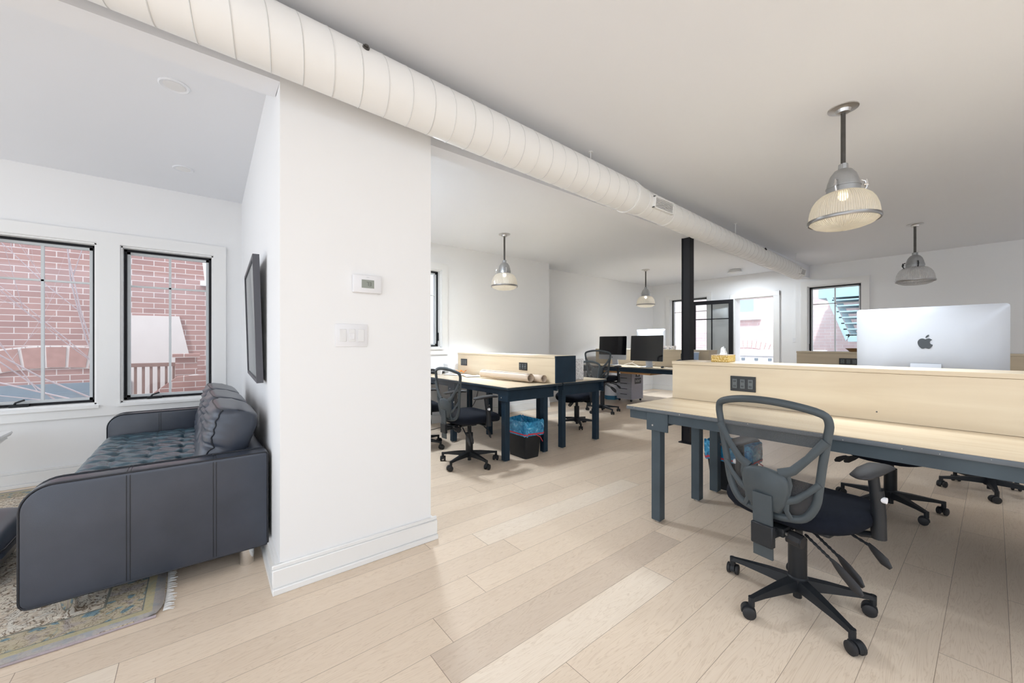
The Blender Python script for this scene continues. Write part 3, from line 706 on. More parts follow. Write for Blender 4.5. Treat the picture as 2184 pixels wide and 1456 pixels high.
partition('long pale maple partition on the near desks, big silver computer behind it', 2.94, 3.27, -1.6, 1.605, 1.04)
partition('pale maple partition with navy end panel behind the paper rolls', 2.985, 3.30, 2.955, 4.94, 1.045, dark_end=True)
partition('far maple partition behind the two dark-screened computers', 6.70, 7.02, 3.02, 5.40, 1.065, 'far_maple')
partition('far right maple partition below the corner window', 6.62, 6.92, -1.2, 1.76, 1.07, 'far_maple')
outlet('black three-gang power outlet on the near partition', 2.94, 1.012, 1.172, .848, .952)
outlet('black power outlet on the maple partition behind the paper rolls', 2.985, 3.40, 3.545, .866, .955)
outlet('black power outlet at the wall end of the maple partition', 2.985, 4.69, 4.85, .866, .96)
outlet('black power outlet on the far partition right of the dark screens', 6.70, 3.30, 3.50, .90, 1.0)
outlet('black power outlet on the far right partition', 6.62, 1.10, 1.29, .90, .985)

# ------------------------------------------------------------------ task chairs
def task_chair(label, loc, rz, base_rot, lift=0.0, arms=True):
    root = thing('office_chair', label, 'chair', loc, rz, None)
    Z = lift
    # star base
    b = MB()
    b.lathe([(.0, .062), (.034, .062), (.040, .075), (.040, .125), (.032, .135), (0, .135)], 24)
    for k in range(5):
        a = base_rot+2*PI*k/5; R4 = Matrix.Rotation(a, 4, 'Z')
        arm = MB()
        prof = [(.03, .028, .075, .120), (.12, .024, .078, .112), (.22, .017, .077, .098), (.285, .013, .072, .088)]
        vs = []
        for x, hw, z0, z1 in prof:
            vs.append([arm.bm.verts.new(p) for p in ((x, -hw, z0), (x, hw, z0), (x, hw*.72, z1), (x, -hw*.72, z1))])
        for i in range(3):
            for q in range(4): arm.bm.faces.new((vs[i][q], vs[i][(q+1) % 4], vs[i+1][(q+1) % 4], vs[i+1][q]))
        arm.bm.faces.new(vs[0][::-1]); arm.bm.faces.new(vs[-1])
        arm.cyl((.280, 0, .050), (.280, 0, .089), .0125, seg=12)
        arm.xf(R4); me = bpy.data.meshes.new('tmp'); arm.bm.to_mesh(me); b.bm.from_mesh(me); arm.bm.free(); bpy.data.meshes.remove(me)
    b.build('star_base', 'black_plastic', root, angle=30)
    for k in range(5):
        a = base_rot+2*PI*k/5; sw = a+random.uniform(-1.4, 1.4)
        M4 = Matrix.Rotation(a, 4, 'Z') @ Matrix.Translation((.280, 0, 0)) @ Matrix.Rotation(sw, 4, 'Z')
        h = MB()
        pts = [(.028*math.cos(t)-.012, 0, .026+.030*math.sin(t)) for t in [math.radians(q) for q in range(-10, 191, 20)]]
        h.prism([(p[0], -.009, p[2]) for p in pts], (0, .018, 0)); h.cyl((0, 0, .03), (0, 0, .056), .010, seg=10)
        c = h.xf(M4).build('caster', 'black_plastic', root)
        for s in (-1, 1):
            MB().lathe([(0, s*.010), (.022, s*.010), (.0255, s*.013), (.0255, s*.024), (.020, s*.027), (0, s*.027)], 20, ctr=(-.012, 0, .0255), axis='y').xf(M4).build('wheel', 'rubber', c)
    # gas column
    MB().lathe([(0, .030), (.017, .030), (.017, .07), (.036, .13), (.036, .30+Z*.5), (.020, .302+Z*.5), (.020, .40+Z), (0, .40+Z)], 24).build('gas_column', 'black_plastic', root)
    # mechanism
    m = MB(); m.box((-.14, -.075, .385+Z), (.10, .075, .418+Z), .008, 2).box((-.23, -.05, .372+Z), (-.12, .05, .41+Z), .006, 2)
    m.box((-.09, -.18, .405+Z), (-.04, .18, .418+Z), .003, 1).box((.04, -.18, .405+Z), (.09, .18, .418+Z), .003, 1)
    mech = m.build('tilt_mechanism', 'black_plastic', root)
    for s in (-1, 1): MB().cyl((-.215, s*.052, .392+Z), (-.215, s*.060, .392+Z), .008, seg=10).cyl((-.165, s*.052, .392+Z), (-.165, s*.060, .392+Z), .008, seg=10).build('bolt', 'steel', mech)
    MB().cyl((-.19, -.05, .375+Z), (-.19, -.105, .368+Z), .026, seg=18).cyl((-.19, -.06, .374+Z), (-.19, -.10, .369+Z), .028, seg=9).build('tension_knob', 'rubber', mech)
    for (p0, p1, p2) in (((-.14, -.09, .385), (-.17, -.20, .33), (-.19, -.285, .265)), ((-.08, -.09, .385), (-.12, -.20, .335), (-.15, -.275, .28)), ((.08, -.09, .392), (.05, -.24, .355), (.03, -.30, .31))):
        P = [Vector(p)+Vector((0, 0, Z)) for p in (p0, p1, p2)]
        lv = MB(); mid = [P[0].lerp(P[1], i/14) for i in range(15)]
        lv.tube(mid, [.0065 if i % 2 else .0045 for i in range(15)], 8)
        lever = lv.build('control_lever', 'black_plastic', root)
        d = (P[2]-P[1]).normalized()
        MB().tube([P[1]-d*.01, P[1]+d*.01, P[1]+d*.04, P[2]-d*.015, P[2]+d*.012], [.007, .013, .018, .020, .008], 12, flat=.5, up=(1, 0, .2)).build('paddle', 'rubber', lever)
    # seat
    sc = MB(); NU, NV = 40, 13
    def seat(u, v):
        a = 2*PI*u; ca, sa = math.cos(a), math.sin(a); e = .62
        X = math.copysign(abs(ca)**e, ca); Y = math.copysign(abs(sa)**e, sa)
        ph = PI*(v-.5); rr = max(0.0, math.cos(ph))**.35; zz = math.copysign(abs(math.sin(ph))**.75, math.sin(ph))
        x = .252*X*rr+.015; y = .262*Y*rr
        z = .460+Z+zz*.052+.012*(abs(y)/.255)**2-.035*max(0, (x-.12)/.14)**2-.010*(x < -.1)*0
        return Vector((x, y, z))
    sc.grid(seat, NU, NV, True); bmesh.ops.remove_doubles(sc.bm, verts=sc.bm.verts, dist=1e-4)
    st = sc.build('seat_cushion', 'seat_fabric', root, angle=80)
    MB().box((-.18, -.19, .415+Z), (.19, .19, .438+Z), .01, 2).build('seat_pan', 'black_plastic', st)
    # back: outline in (y, z), plane leaning back
    z0 = .475+Z
    def bp(y, z, off=0.0):
        # curved back: wraps slightly forward at the sides, leans back with height
        t = (z-z0)
        return Vector((-.235-.10*t+.30*t*t*0-.02+1.0*y*y-off, y, z))
    outl = [(-.135, .012), (-.175, .075), (-.190, .16), (-.203, .25), (-.220, .35), (-.226, .405), (-.205, .438), (-.11, .462), (0, .470), (.11, .462), (.205, .438), (.226, .405), (.220, .35), (.203, .25), (.190, .16), (.175, .075), (.135, .012), (.07, -.006), (0, -.010), (-.07, -.006)]
    P = cr([bp(y, z0+z) for y, z in [(q*.95, w) for q, w in outl]], 4)
    MB().tube(P, .0155, 10, True, flat=.8, up=(1, 0, 0)).build('back_frame', 'grey_plastic', root)
    # mesh panel inside the outline
    mp = MB(); cen = mp.bm.verts.new(bp(0, z0+.24, -.006)); ring0 = None
    rings = []
    for f in (.33, .66, .99):
        ring = []
        for p in P:
            y = p.y*f; z = (p.z-(z0+.24))*f+z0+.24
            ring.append(mp.bm.verts.new(bp(y, z, -.006)))
        rings.append(ring)
    n = len(P)
    for k in range(n): mp.bm.faces.new((cen, rings[0][k], rings[0][(k+1) % n]))
    for i in range(2):
        for k in range(n): mp.bm.faces.new((rings[i][k], rings[i][(k+1) % n], rings[i+1][(k+1) % n], rings[i+1][k]))
    mp.build('mesh_panel', 'chair_mesh', root, angle=80)
    # Y braces
    for s in (-1, 1):
        br = MB()
        br.tube([bp(s*y, z0+z, .010) for y, z in ((.06, .175), (.105, .20), (.155, .26), (.208, .335))], [.022, .017, .014, .018], 10, flat=.5, up=(1, 0, 0))
        br.tube([bp(s*y, z0+z, .010) for y, z in ((.055, .06), (.11, .085), (.150, .125), (.185, .165))], [.018, .014, .011, .013], 10, flat=.5, up=(1, 0, 0))
        br.tube([bp(s*y, z0+z, .010) for y, z in ((.085, .185), (.092, .14), (.080, .09), (.075, .03), (.09, .0))], .011, 8, flat=.6, up=(1, 0, 0))
        br.build('brace', 'grey_plastic', root)
    # lumbar pad
    lp = cr([(y, z) for y, z in ((-.088, .16), (0, .192), (.088, .16), (.096, .10), (.075, .035), (.045, .0), (-.045, .0), (-.075, .035), (-.096, .10))], 4) if False else None
    poly = [(-.080, .170), (-.045, .184), (0, .190), (.045, .184), (.080, .170), (.092, .145), (.090, .10), (.074, .05), (.055, .012), (-.055, .012), (-.074, .05), (-.090, .10), (-.092, .145)]
    lm = MB(); fr = [lm.bm.verts.new(bp(y, z0+z, .022)) for y, z in poly]; bk = [lm.bm.verts.new(bp(y*1.04, z0+z, .006)) for y, z in poly]
    fi = [lm.bm.verts.new(bp(y*.9, z0+.10+(z-.10)*.9, .030)) for y, z in poly]
    lm.bm.faces.new(fi); lm.bm.faces.new(bk[::-1])
    for i in range(len(poly)):
        j = (i+1) % len(poly)
        lm.bm.faces.new((fr[i], fr[j], bk[j], bk[i])); lm.bm.faces.new((fi[i], fi[j], fr[j], fr[i]))
    lm.build('lumbar_pad', 'grey_plastic', root, angle=50)
    # flat bar from back down to mechanism
    ba = MB()
    pth = [bp(0, z0+.08, .034), bp(0, z0+.0, .040), Vector((-.292, 0, z0-.10)), Vector((-.290, 0, z0-.185))]
    W2 = .038
    for i in range(len(pth)-1):
        a, c2 = pth[i], pth[i+1]
        ba.prism([a+Vector((0, -W2, 0)), a+Vector((.009, -W2, 0)), c2+Vector((.009, -W2, 0)), c2+Vector((0, -W2, 0))], (0, 2*W2, 0))
    bar = ba.build('back_bar', 'grey_plastic', root, smooth=False)
    MB().box((-.303, -.043, z0-.135), (-.275, .043, z0-.045), .004, 1).box((-.285, -.028, z0-.11), (-.20, .028, z0-.075), .003, 1).build('slide_bracket', 'black_plastic', bar)
    if arms:
        for s in (-1, 1):
            ar = MB()
            ar.tube([(.03, s*.12, .412+Z), (.03, s*.22, .402+Z), (.03, s*.265, .415+Z), (.03, s*.272, .45+Z)], [.018, .018, .020, .022], 12, flat=.7)
            ar.tube([(.03, s*.272, .405+Z), (.028, s*.272, .50+Z), (.02, s*.270, .60+Z)], [.025, .024, .021], 14)
            ar.tube([(.025, s*.271, .50+Z), (.005, s*.262, .665+Z)], [.019, .018], 14)
            am = ar.build('arm_post', 'black_plastic', root)
            pd = MB()
            pd.tube([(-.13, s*.262, .668+Z), (-.115, s*.262, .672+Z), (-.03, s*.262, .678+Z), (.07, s*.262, .680+Z), (.125, s*.262, .672+Z), (.14, s*.262, .668+Z)], [.014, .034, .043, .043, .034, .012], 16, flat=.34, up=(0, 0, 1))
            pd.build('arm_pad', 'rubber', root, angle=60)
            MB().cyl((.018, s*.262, .565+Z), (.018, s*.300, .565+Z), .012, seg=14).build('height_button', 'white_plastic', am)
    return root
D = math.radians
task_chair('foreground black mesh office chair seen from behind at the near desk', (2.125, .562, 0), D(-9), D(160+9))
task_chair('office chair behind the near partition, its star base seen beneath the desk', (3.89, .47, 0), D(180), D(80-180), -.035)
task_chair('office chair farther back at right, only its star base showing below the desk', (4.88, .02, 0), D(5), D(110), 0)
task_chair('office chair at the navy desk beside the white column', (2.10, 3.26, 0), D(2), D(200-2), 0)
task_chair('office chair half hidden behind the white column edge', (1.98, 4.12, 0), D(-8), D(20), 0)
task_chair('office chair tucked under the navy desk between its square legs', (4.24, 3.76, 0), D(183), D(50), -.035)
task_chair('raised office chair before the dark-screened computers', (5.45, 4.25, 0), D(20), D(17), .115)
task_chair('office chair at the far desk, glimpsed left of the near partition', (5.66, 2.72, 0), D(5), D(60), 0)

# ------------------------------------------------------------------ computers
def apple(scale, M4, parent, depth=.0015):
    body = [(0, .50), (.16, .57), (.38, .62), (.60, .50), (.70, .40), (.52, .22), (.47, -.02), (.56, -.24), (.76, -.38), (.66, -.66), (.44, -.95), (.22, -.96), (0, -.88), (-.22, -.96), (-.44, -.93), (-.70, -.58), (-.84, -.12), (-.80, .26), (-.60, .53), (-.34, .62), (-.14, .56)]
    pts = cr([(y*scale, 0, z*scale) for y, z in body], 4)
    mb = MB(); mb.prism(pts, (0, depth, 0))
    leaf = cr([(.02*scale, 0, .70*scale), (.04*scale, 0, .92*scale), (.18*scale, 0, 1.10*scale), (.36*scale, 0, 1.18*scale), (.35*scale, 0, .97*scale), (.20*scale, 0, .78*scale)], 4)
    mb.prism(leaf, (0, depth, 0)); mb.xf(M4); return mb.build('logo', 'logo_black', parent, smooth=False)
def computer(label, loc, rz, kind='silver', lift=0.0, tilt=3.0, h=.516):
    """all-in-one desktop computer; screen faces +X"""
    root = thing('desktop_computer', label, 'computer', loc, rz)
    w = .650; zb = .130+lift
    T4 = Matrix.Translation((0, 0, zb)) @ Matrix.Rotation(math.radians(-tilt), 4, 'Y')
    # shell: bulging back lofted from rounded rectangles
    sh = MB(); rings = []
    for x, ins in ((.0, 0), (-.006, 0), (-.016, .012), (-.028, .05), (-.042, .11), (-.050, .17)):
        ring = []
        for (a, b) in rrect(w-2*ins, h-2*ins, .018+ins*.15, 5): ring.append(sh.bm.verts.new((x, a, b+h/2)))
        rings.append(ring)
    for i in range(len(rings)-1):
        n = len(rings[0])
        for k in range(n): sh.bm.faces.new((rings[i][k], rings[i][(k+1) % n], rings[i+1][(k+1) % n], rings[i+1][k]))
    sh.bm.faces.new(rings[0]); sh.bm.faces.new(rings[-1][::-1])
    shell = sh.xf(T4).build('housing', 'computer_silver', root, angle=30)
    chin = .092 if kind == 'silver' else 0.0
    g = MB(); g.prism([(.0005, y, z+chin+(h-chin)/2) for y, z in rrect(w-.004, h-chin-.004, .010, 4)], (.003, 0, 0)); g.xf(T4).build('screen', 'screen_glass', root, angle=30)
    if kind == 'silver': apple(.013, T4 @ Matrix.Translation((.0015, 0, .046)) @ Matrix.Rotation(PI/2, 4, 'Z'), root, -.002)
    MM = T4 @ Matrix.Translation((-.0495, 0, h*.575)) @ Matrix.Rotation(-PI/2, 4, 'Z')
    apple(.040, MM, root, -.0025)
    MB().box((-.053, -.066, .163), (-.049, .066, .167)).xf(T4).build('hinge_slot', 'outlet_face', root, smooth=False)
    # stand
    s = MB(); Wd = .066
    prof = [(-.050, zb+.16), (-.058, zb+.15), (-.105, .02+lift*0), (-.09, .006), (.085, .006), (.085, .0), (-.115, .0), (-.118, .02), (-.062, zb+.163)]
    s.prism([(x, -Wd, z) for x, z in prof], (0, 2*Wd, 0)); s.build('stand', 'computer_silver', root)
    return root
computer('big silver all-in-one computer seen from behind above the near partition', (3.56, .268, .752), D(2), lift=.01)
computer('white-chinned computer with dark screen, left of the far pair', (6.42, 4.77, .752), D(180), lift=-.02, h=.46)
computer('black-fronted computer with window reflection, right of the far pair', (6.28, 3.93, .752), D(180), 'black', lift=-.02, h=.46)
computer('far computer seen from behind with dark fruit logo, above the black-fronted one', (7.26, 4.42, .752), D(0), lift=.07)

# ------------------------------------------------------------------ bins
def bin_(label, loc, rz):
    root = thing('waste_bin', label, 'bin', loc, rz)
    def loop(w, l, z, r=.03): return [(a, b, z) for a, b in rrect(w, l, r, 4)]
    def loft(mb, L_, cap0=True, cap1=False):
        R = [[mb.bm.verts.new(p) for p in q] for q in L_]
        for i in range(len(R)-1):
            n = len(R[0])
            for k in range(n): mb.bm.faces.new((R[i][k], R[i][(k+1) % n], R[i+1][(k+1) % n], R[i+1][k]))
        if cap0: mb.bm.faces.new(R[0][::-1])
        if cap1: mb.bm.faces.new(R[-1])
        return mb
    loft(MB(), [loop(.19, .27, 0), loop(.25, .35, .365), loop(.244, .344, .365), loop(.186, .266, .01)], True, True).build('body', 'black_plastic', root)
    def wl(w, l, z, amp, ph):
        o = []
        for i, (a, b) in enumerate(rrect(w, l, .035, 6)): o.append((a*(1+amp*math.sin(i*2.3+ph)), b*(1+amp*math.cos(i*1.7+ph)), z+amp*.35*math.sin(i*1.9+ph)))
        return o
    ln = loft(MB(), [wl(.258, .358, .235, .02, 1), wl(.264, .366, .30, .02, 2), wl(.266, .366, .35, .015, 3), wl(.262, .362, .385, .02, 4), wl(.245, .342, .388, .02, 4), wl(.225, .32, .30, .03, 5), wl(.19, .27, .12, .03, 6)], False, True).build('liner_bag', 'blue_liner', root, angle=60)
    loft(MB(), [wl(.262, .362, .246, .02, 1), wl(.266, .367, .262, .02, 1.3)], False).build('drawstring', 'red_tie', ln, angle=60)
    MB().tube([(.0, -.183, .25), (.05, -.20, .22), (.085, -.195, .17)], .004, 6).build('tie_end', 'red_tie', ln)
    return root
bin_('black waste bin with blue liner under the navy desk', (2.70, 3.13, 0), 0)
bin_('black waste bin with blue liner behind the near chair, under the desks', (3.40, 1.34, 0), .05)

# ------------------------------------------------------------------ things on the near-left desk
def roll(label, a, b, r, seed):
    root = thing('paper_roll', label, 'paper', a)
    A = Vector((0, 0, r)); B2 = Vector(b)-Vector(a)+Vector((0, 0, r)); d = (B2-A).normalized(); s1 = d.cross(Vector((0, 0, 1))).normalized(); s2 = s1.cross(d)
    def f(u, v):
        t = u*2*PI*2.35+seed; rr = r*(1-.22*u)
        return A.lerp(B2, v)+s1*rr*math.cos(t)+s2*rr*math.sin(t)*.92
    o = MB().grid(f, 90, 14).build('sheet', 'kraft', root, angle=180)
    md = o.modifiers.new('thick', 'SOLIDIFY'); md.thickness = .0012
    return root
roll('brown paper roll in front on the navy desk, its edge lifted', (2.80, 4.05, .7515), (2.83, 3.17, .7515), .052, 1.2)
roll('brown paper roll behind the other, against the maple partition', (2.925, 3.98, .7515), (2.925, 3.06, .7515), .046, 3.9)
t = thing('cardboard_box', 'small white box on the navy desk by the wall end of the partition', 'box', (2.90, 4.98, .7515), D(8))
MB().box((-.10, -.055, 0), (.08, .055, .13), .004, 1).build('carton', 'paper', t)
MB().box((-.104, -.058, .105), (.084, .058, .135), .003, 1).build('lid', 'white_plastic', t)
t = thing('paper_cup', 'small white cup by the white box on the navy desk', 'cup', (2.62, 4.82, .7515))
MB().lathe([(0, 0), (.03, 0), (.04, .075), (.037, .075), (.028, .004), (0, .004)], 24).build('cup', 'white_plastic', t)
MB().lathe([(.0, .074), (.044, .074), (.044, .082), (0, .084)], 24).build('lid', 'white_plastic', t)
for i, (x, y, r, l) in enumerate(((2.78, 4.62, .3, 'loose white papers on the navy desk, lower sheet'), (2.80, 4.28, -.35, 'loose white papers on the navy desk, folded sheet'))):
    o = MB().grid(lambda u, v: Vector(((u-.5)*.22, (v-.5)*.30, .004+i*.006+.012*math.sin(u*5+i)*v)), 14, 14).build('paper_sheet', 'paper', angle=180)
    o.location = (x, y, .7515); o.rotation_euler = (0, 0, r); md = o.modifiers.new('thick', 'SOLIDIFY'); md.thickness = .002
    tag(o, l, 'paper')
o = MB().grid(lambda u, v: Vector(((u-.5)*.10, (v-.5)*.14, .02+.018*math.sin(u*9)*math.cos(v*7))), 16, 16).build('crumpled_wrapper', 'orange_stuff', angle=180)
o.location = (2.90, 4.72, .768); tag(o, 'orange wrapper in front of the small white box', 'wrapper')
t = thing('desk_phone', 'dark device on the navy desk at the column edge', 'phone', (2.66, 5.02, .7515), .3)
MB().box((-.09, -.10, 0), (.09, .10, .03), .008, 2).build('body', 'black_plastic', t)
MB().tube([(-.05, -.08, .045), (-.05, 0, .055), (-.05, .08, .045)], [.02, .014, .02], 10).build('handset', 'rubber', t)
o = MB().box((-.012, -.16, 0), (.012, .12, .25), .004, 1).build('newspaper', 'newsprint'); o.location = (3.42, 3.12, .7515); o.rotation_euler = (0, 0, D(70))
tag(o, 'folded newspaper standing beside the navy partition end', 'newspaper')
def cable(label, pts, mat, r=.004):
    o = MB().tube(cr(pts, 8, False), r, 6).build('cable', mat); return tag(o, label, 'cable')
cable('black cable loop hanging below the navy desk', [(2.62, 4.05, .66), (2.60, 4.03, .50), (2.58, 3.98, .40), (2.60, 3.90, .50), (2.62, 3.86, .66)], 'black_cable')
cable('thin black cable lying on the floor behind the column', [(1.85, 4.6, .005), (2.2, 4.75, .005), (2.6, 4.85, .005), (3.0, 5.0, .005)], 'black_cable')
cable('white cable looping on the far desk under the white-chinned computer', [(6.60, 5.10, .757), (6.56, 4.98, .757), (6.60, 4.80, .757), (6.62, 4.55, .757), (6.64, 4.40, .85)], 'white_cable', .0045)
cable('white cable looping between the two far computers', [(6.45, 4.55, .757), (6.52, 4.40, .80), (6.50, 4.25, .757), (6.42, 4.08, .757), (6.60, 3.95, .80)], 'white_cable', .0045)
cable('white cable running from the far outlet down to the desk', [(6.68, 3.42, .95), (6.56, 3.40, .86), (6.40, 3.45, .757), (6.38, 3.62, .757)], 'white_cable', .0045)

o = MB().cyl((2.9385, .41, .80), (2.9405, .41, .80), .004, seg=10).build('screw', 'dark_steel'); tag(o, 'tiny dark screw low on the near partition face', 'screw')
# tissue box
t = thing('tissue_box', 'gold patterned tissue box on the near partition', 'box', (3.13, 1.30, 1.041), D(10))
MB().box((-.115, -.058, 0), (.115, .058, .052), .003, 1).build('carton', 'gold_pattern', t)
MB().box((-.116, -.059, .050), (.116, .059, .0535), .001, 1).build('top_panel', 'kraft', t)
def tis(u, v):
    a = (u-.5)*PI; w_ = .045*(1-.55*v)
    return Vector((math.sin(a)*w_*1.3+.01*math.sin(v*6), .014*math.cos(u*9)*(1-.4*v), .052+.058*v*(1-.25*abs(u-.45)*2)+.01*math.sin(u*14)*v))
o = MB().grid(tis, 22, 10).build('tissue', 'paper', t, angle=180); md = o.modifiers.new('thick', 'SOLIDIFY'); md.thickness = .0015

# far bits
t = thing('filing_cabinet', 'grey drawer unit on casters below the far desks', 'drawers', (6.78, 4.56, 0))
MB().box((0, 0, .05), (.40, .36, .62), .004, 1).build('cabinet', 'grey_side', t)
for i in range(5):
    d_ = MB().box((-.014, .012, .065+i*.109), (0, .348, .065+i*.109+.096), .003, 1).build('drawer', 'grey_cabinet', t)
    MB().box((-.020, .10, .145+i*.109), (-.014, .26, .155+i*.109), .001, 1).build('pull', 'black_plastic', d_)
for x in (.04, .36):
    for y in (.04, .32): MB().lathe([(0, -.012), (.022, -.012), (.025, 0), (.022, .012), (0, .012)], 14, ctr=(x, y, .025), axis='y').cyl((x, y, .03), (x, y, .052), .008, seg=8).build('caster', 'black_plastic', t)
o = MB().box((.10, -.003, .36), (.32, 0, .48)).build('sticker', 'black_outlet', t, smooth=False)
sq = MB().tube(cr([(.12, -.004, .40), (.135, -.004, .45), (.145, -.004, .40), (.165, -.004, .43), (.18, -.004, .40), (.20, -.004, .455), (.215, -.004, .40), (.235, -.004, .43), (.255, -.004, .40), (.28, -.004, .45), (.30, -.004, .42)], 4, False), .004, 5); sq.build('lettering', 'white_plastic', o)
o = MB().box((.13, -.003, .50), (.28, 0, .60)).build('sticker', 'black_outlet', t, smooth=False)
MB().cyl((.205, -.005, .55), (.205, -.003, .55), .026, seg=20).build('print_disc', 'white_plastic', o)
t = thing('storage_drum', 'white cylinder container with blue base beside the grey drawers', 'container', (6.88, 5.12, 0))
MB().lathe([(0, 0), (.15, 0), (.155, .02), (.155, .085), (0, .085)], 6).build('base', 'blue_paint', t)
MB().lathe([(0, .085), (.145, .085), (.145, .30), (.135, .33), (0, .335)], 32).build('drum', 'white_plastic', t)
MB().lathe([(0, .335), (.14, .335), (.14, .36), (0, .365)], 32).build('lid', 'grey_cabinet', t)
t = thing('pinned_prints', 'row of black and white patterned cups on the far partition left of the post', 'cups', (6.86, 3.72, 1.066)) if False else None
for i in range(4):
    t = thing('patterned_cup', ['first', 'second', 'third', 'fourth'][i]+' from the left of four small patterned cups on the far partition', 'cup', (6.86, 4.02-i*.10, 1.066), i*.7, 'patterned cups on the far partition')
    MB().lathe([(0, 0), (.034, 0), (.042, .07), (.038, .07), (.031, .005), (0, .005)], 20).build('cup', 'scribble_print', t)
t = thing('storage_tub', 'pale blue tub against the far partition right of the post', 'tub', (6.56, 3.20, .752))
MB().prism([(x*.5, y, 0) for x, y in rrect(.24, .17, .03)], (0, 0, .001)).lathe([(.0, 0), (.07, 0), (.085, .27), (.081, .27), (.066, .006), (0, .006)], 4).build('body', 'light_blue', t)
MB().lathe([(.0, .27), (.092, .27), (.092, .285), (0, .285)], 4).build('lid', 'white_plastic', t)
t = thing('wooden_bowl', 'small brown wooden bowl on the far right partition', 'bowl', (6.76, 1.16, 1.071))
MB().lathe([(0, 0), (.05, 0), (.095, .045), (.090, .045), (.048, .008), (0, .008)], 32).build('bowl', 'wood_bowl', t)
t = thing('desk_mouse', 'dark mouse at the cable end on the far desk', 'mouse', (6.36, 3.66, .752))
MB().sphere((0, 0, .012), .03, (1.3, .8, .6)).build('body', 'black_plastic', t)
# knee-height drawer under far desk (orange wood)
o = MB().box((6.12, 3.75, .625), (6.75, 4.75, .66), .003, 1).build('pull_out_tray', 'orange_wood'); tag(o, 'orange wooden tray mounted under the far computer desk', 'tray')
o = MB().box((2.42, .35, .60), (3.02, 1.22, .645), .003, 1).build('pull_out_tray', 'orange_wood') if False else None
# blue cloth corner below the desk
o = MB().prism([(3.1035, .32, .745), (3.1035, .20, .745), (3.1035, .20, .60), (3.1035, .235, .55), (3.1035, .262, .505), (3.1035, .30, .60)], (.003, 0, 0)).build('hanging_cloth', 'dark_cloth', smooth=False); tag(o, 'dark blue cloth corner hanging below the near desks', 'cloth')

# ------------------------------------------------------------------ column fittings
t = thing('thermostat', 'white thermostat with small grey display on the column', 'thermostat', (.720, 2.145, 1.499))
MB().box((-.075, -.024, -.047), (.075, 0, .047), .004, 2).build('housing', 'white_plastic', t)
MB().box((-.032, -.0255, -.022), (.034, -.023, .022)).build('display', 'lcd', t, smooth=False)
def seg7(ch, x0):
    mb = MB(); S = {'7': 'abc', '3': 'abcdg'}[ch]; w_, h_, q = .009, .009, .0016
    for k in S:
        b = {'a': (0, 2*h_, w_, 2*h_), 'b': (w_, h_, w_, 2*h_), 'c': (w_, 0, w_, h_), 'd': (0, 0, w_, 0), 'g': (0, h_, w_, h_)}[k]
        mb.box((x0+b[0]-q/2, -.0262, b[1]-.009-q/2), (x0+b[2]+q/2, -.0254, b[3]-.009+q/2))
    return mb
for ch, x0 in (('7', -.006), ('3', .008)): seg7(ch, x0).build('digit', 'lcd_ink', t, smooth=False)
MB().box((-.006, -.0250, .034), (.008, -.0238, .037)).build('maker_mark', 'grey_sash', t, smooth=False)
t = thing('light_switch', 'white three-gang switch plate below the thermostat', 'switch', (.643, 2.145, 1.222))
MB().box((-.082, -.007, -.060), (.082, 0, .060), .003, 2).build('plate', 'white_plastic', t)
for i, c0 in enumerate((-.046, 0, .046)):
    rk = MB(); rk.box((c0-.0165, -.0105, -.033), (c0+.0165, -.007, .033), .0012, 1)
    r_ = rk.build('rocker', 'white_enamel', t)
    if i == 1: MB().box((c0-.012, -.0135, -.020), (c0+.012, -.0105, .012), .0012, 1).build('dimmer_slider', 'white_plastic', r_)
o = MB().box((XF+.062, 2.48, 1.20), (XF+.069, 2.53, 1.29), .002, 1).build('light_switch', 'white_plastic'); tag(o, 'tiny white switch on the far wall beside the corner', 'switch')

# ------------------------------------------------------------------ picture on the divider
t = thing('picture_frame', 'thin dark picture frame tilted off the wall above the sofa', 'picture', (.338, 3.19, 1.325))
w2, h2, q = .50, .375, .022
P4 = Matrix.Rotation(D(-1.6), 4, 'Y') @ Matrix.Rotation(D(-2.4), 4, 'Z') @ Matrix.Translation((-.052, 0, 0))
fr = MB(); fr.box((0, -w2, -h2), (.034, -w2+q, h2)).box((0, w2-q, -h2), (.034, w2, h2)).box((0, -w2+q, h2-q), (.034, w2-q, h2)).box((0, -w2+q, -h2), (.034, w2-q, -h2+q))
fr.xf(P4).build('frame', 'picture_frame', t, smooth=False)
MB().box((.010, -w2+.01, -h2+.01), (.014, w2-.01, h2-.01)).xf(P4).build('print', 'mat_board', t, smooth=False)
MB().box((.005, -w2+.018, -h2+.018), (.007, w2-.018, h2-.018)).xf(P4).build('glazing', 'window_glass', t, smooth=False)

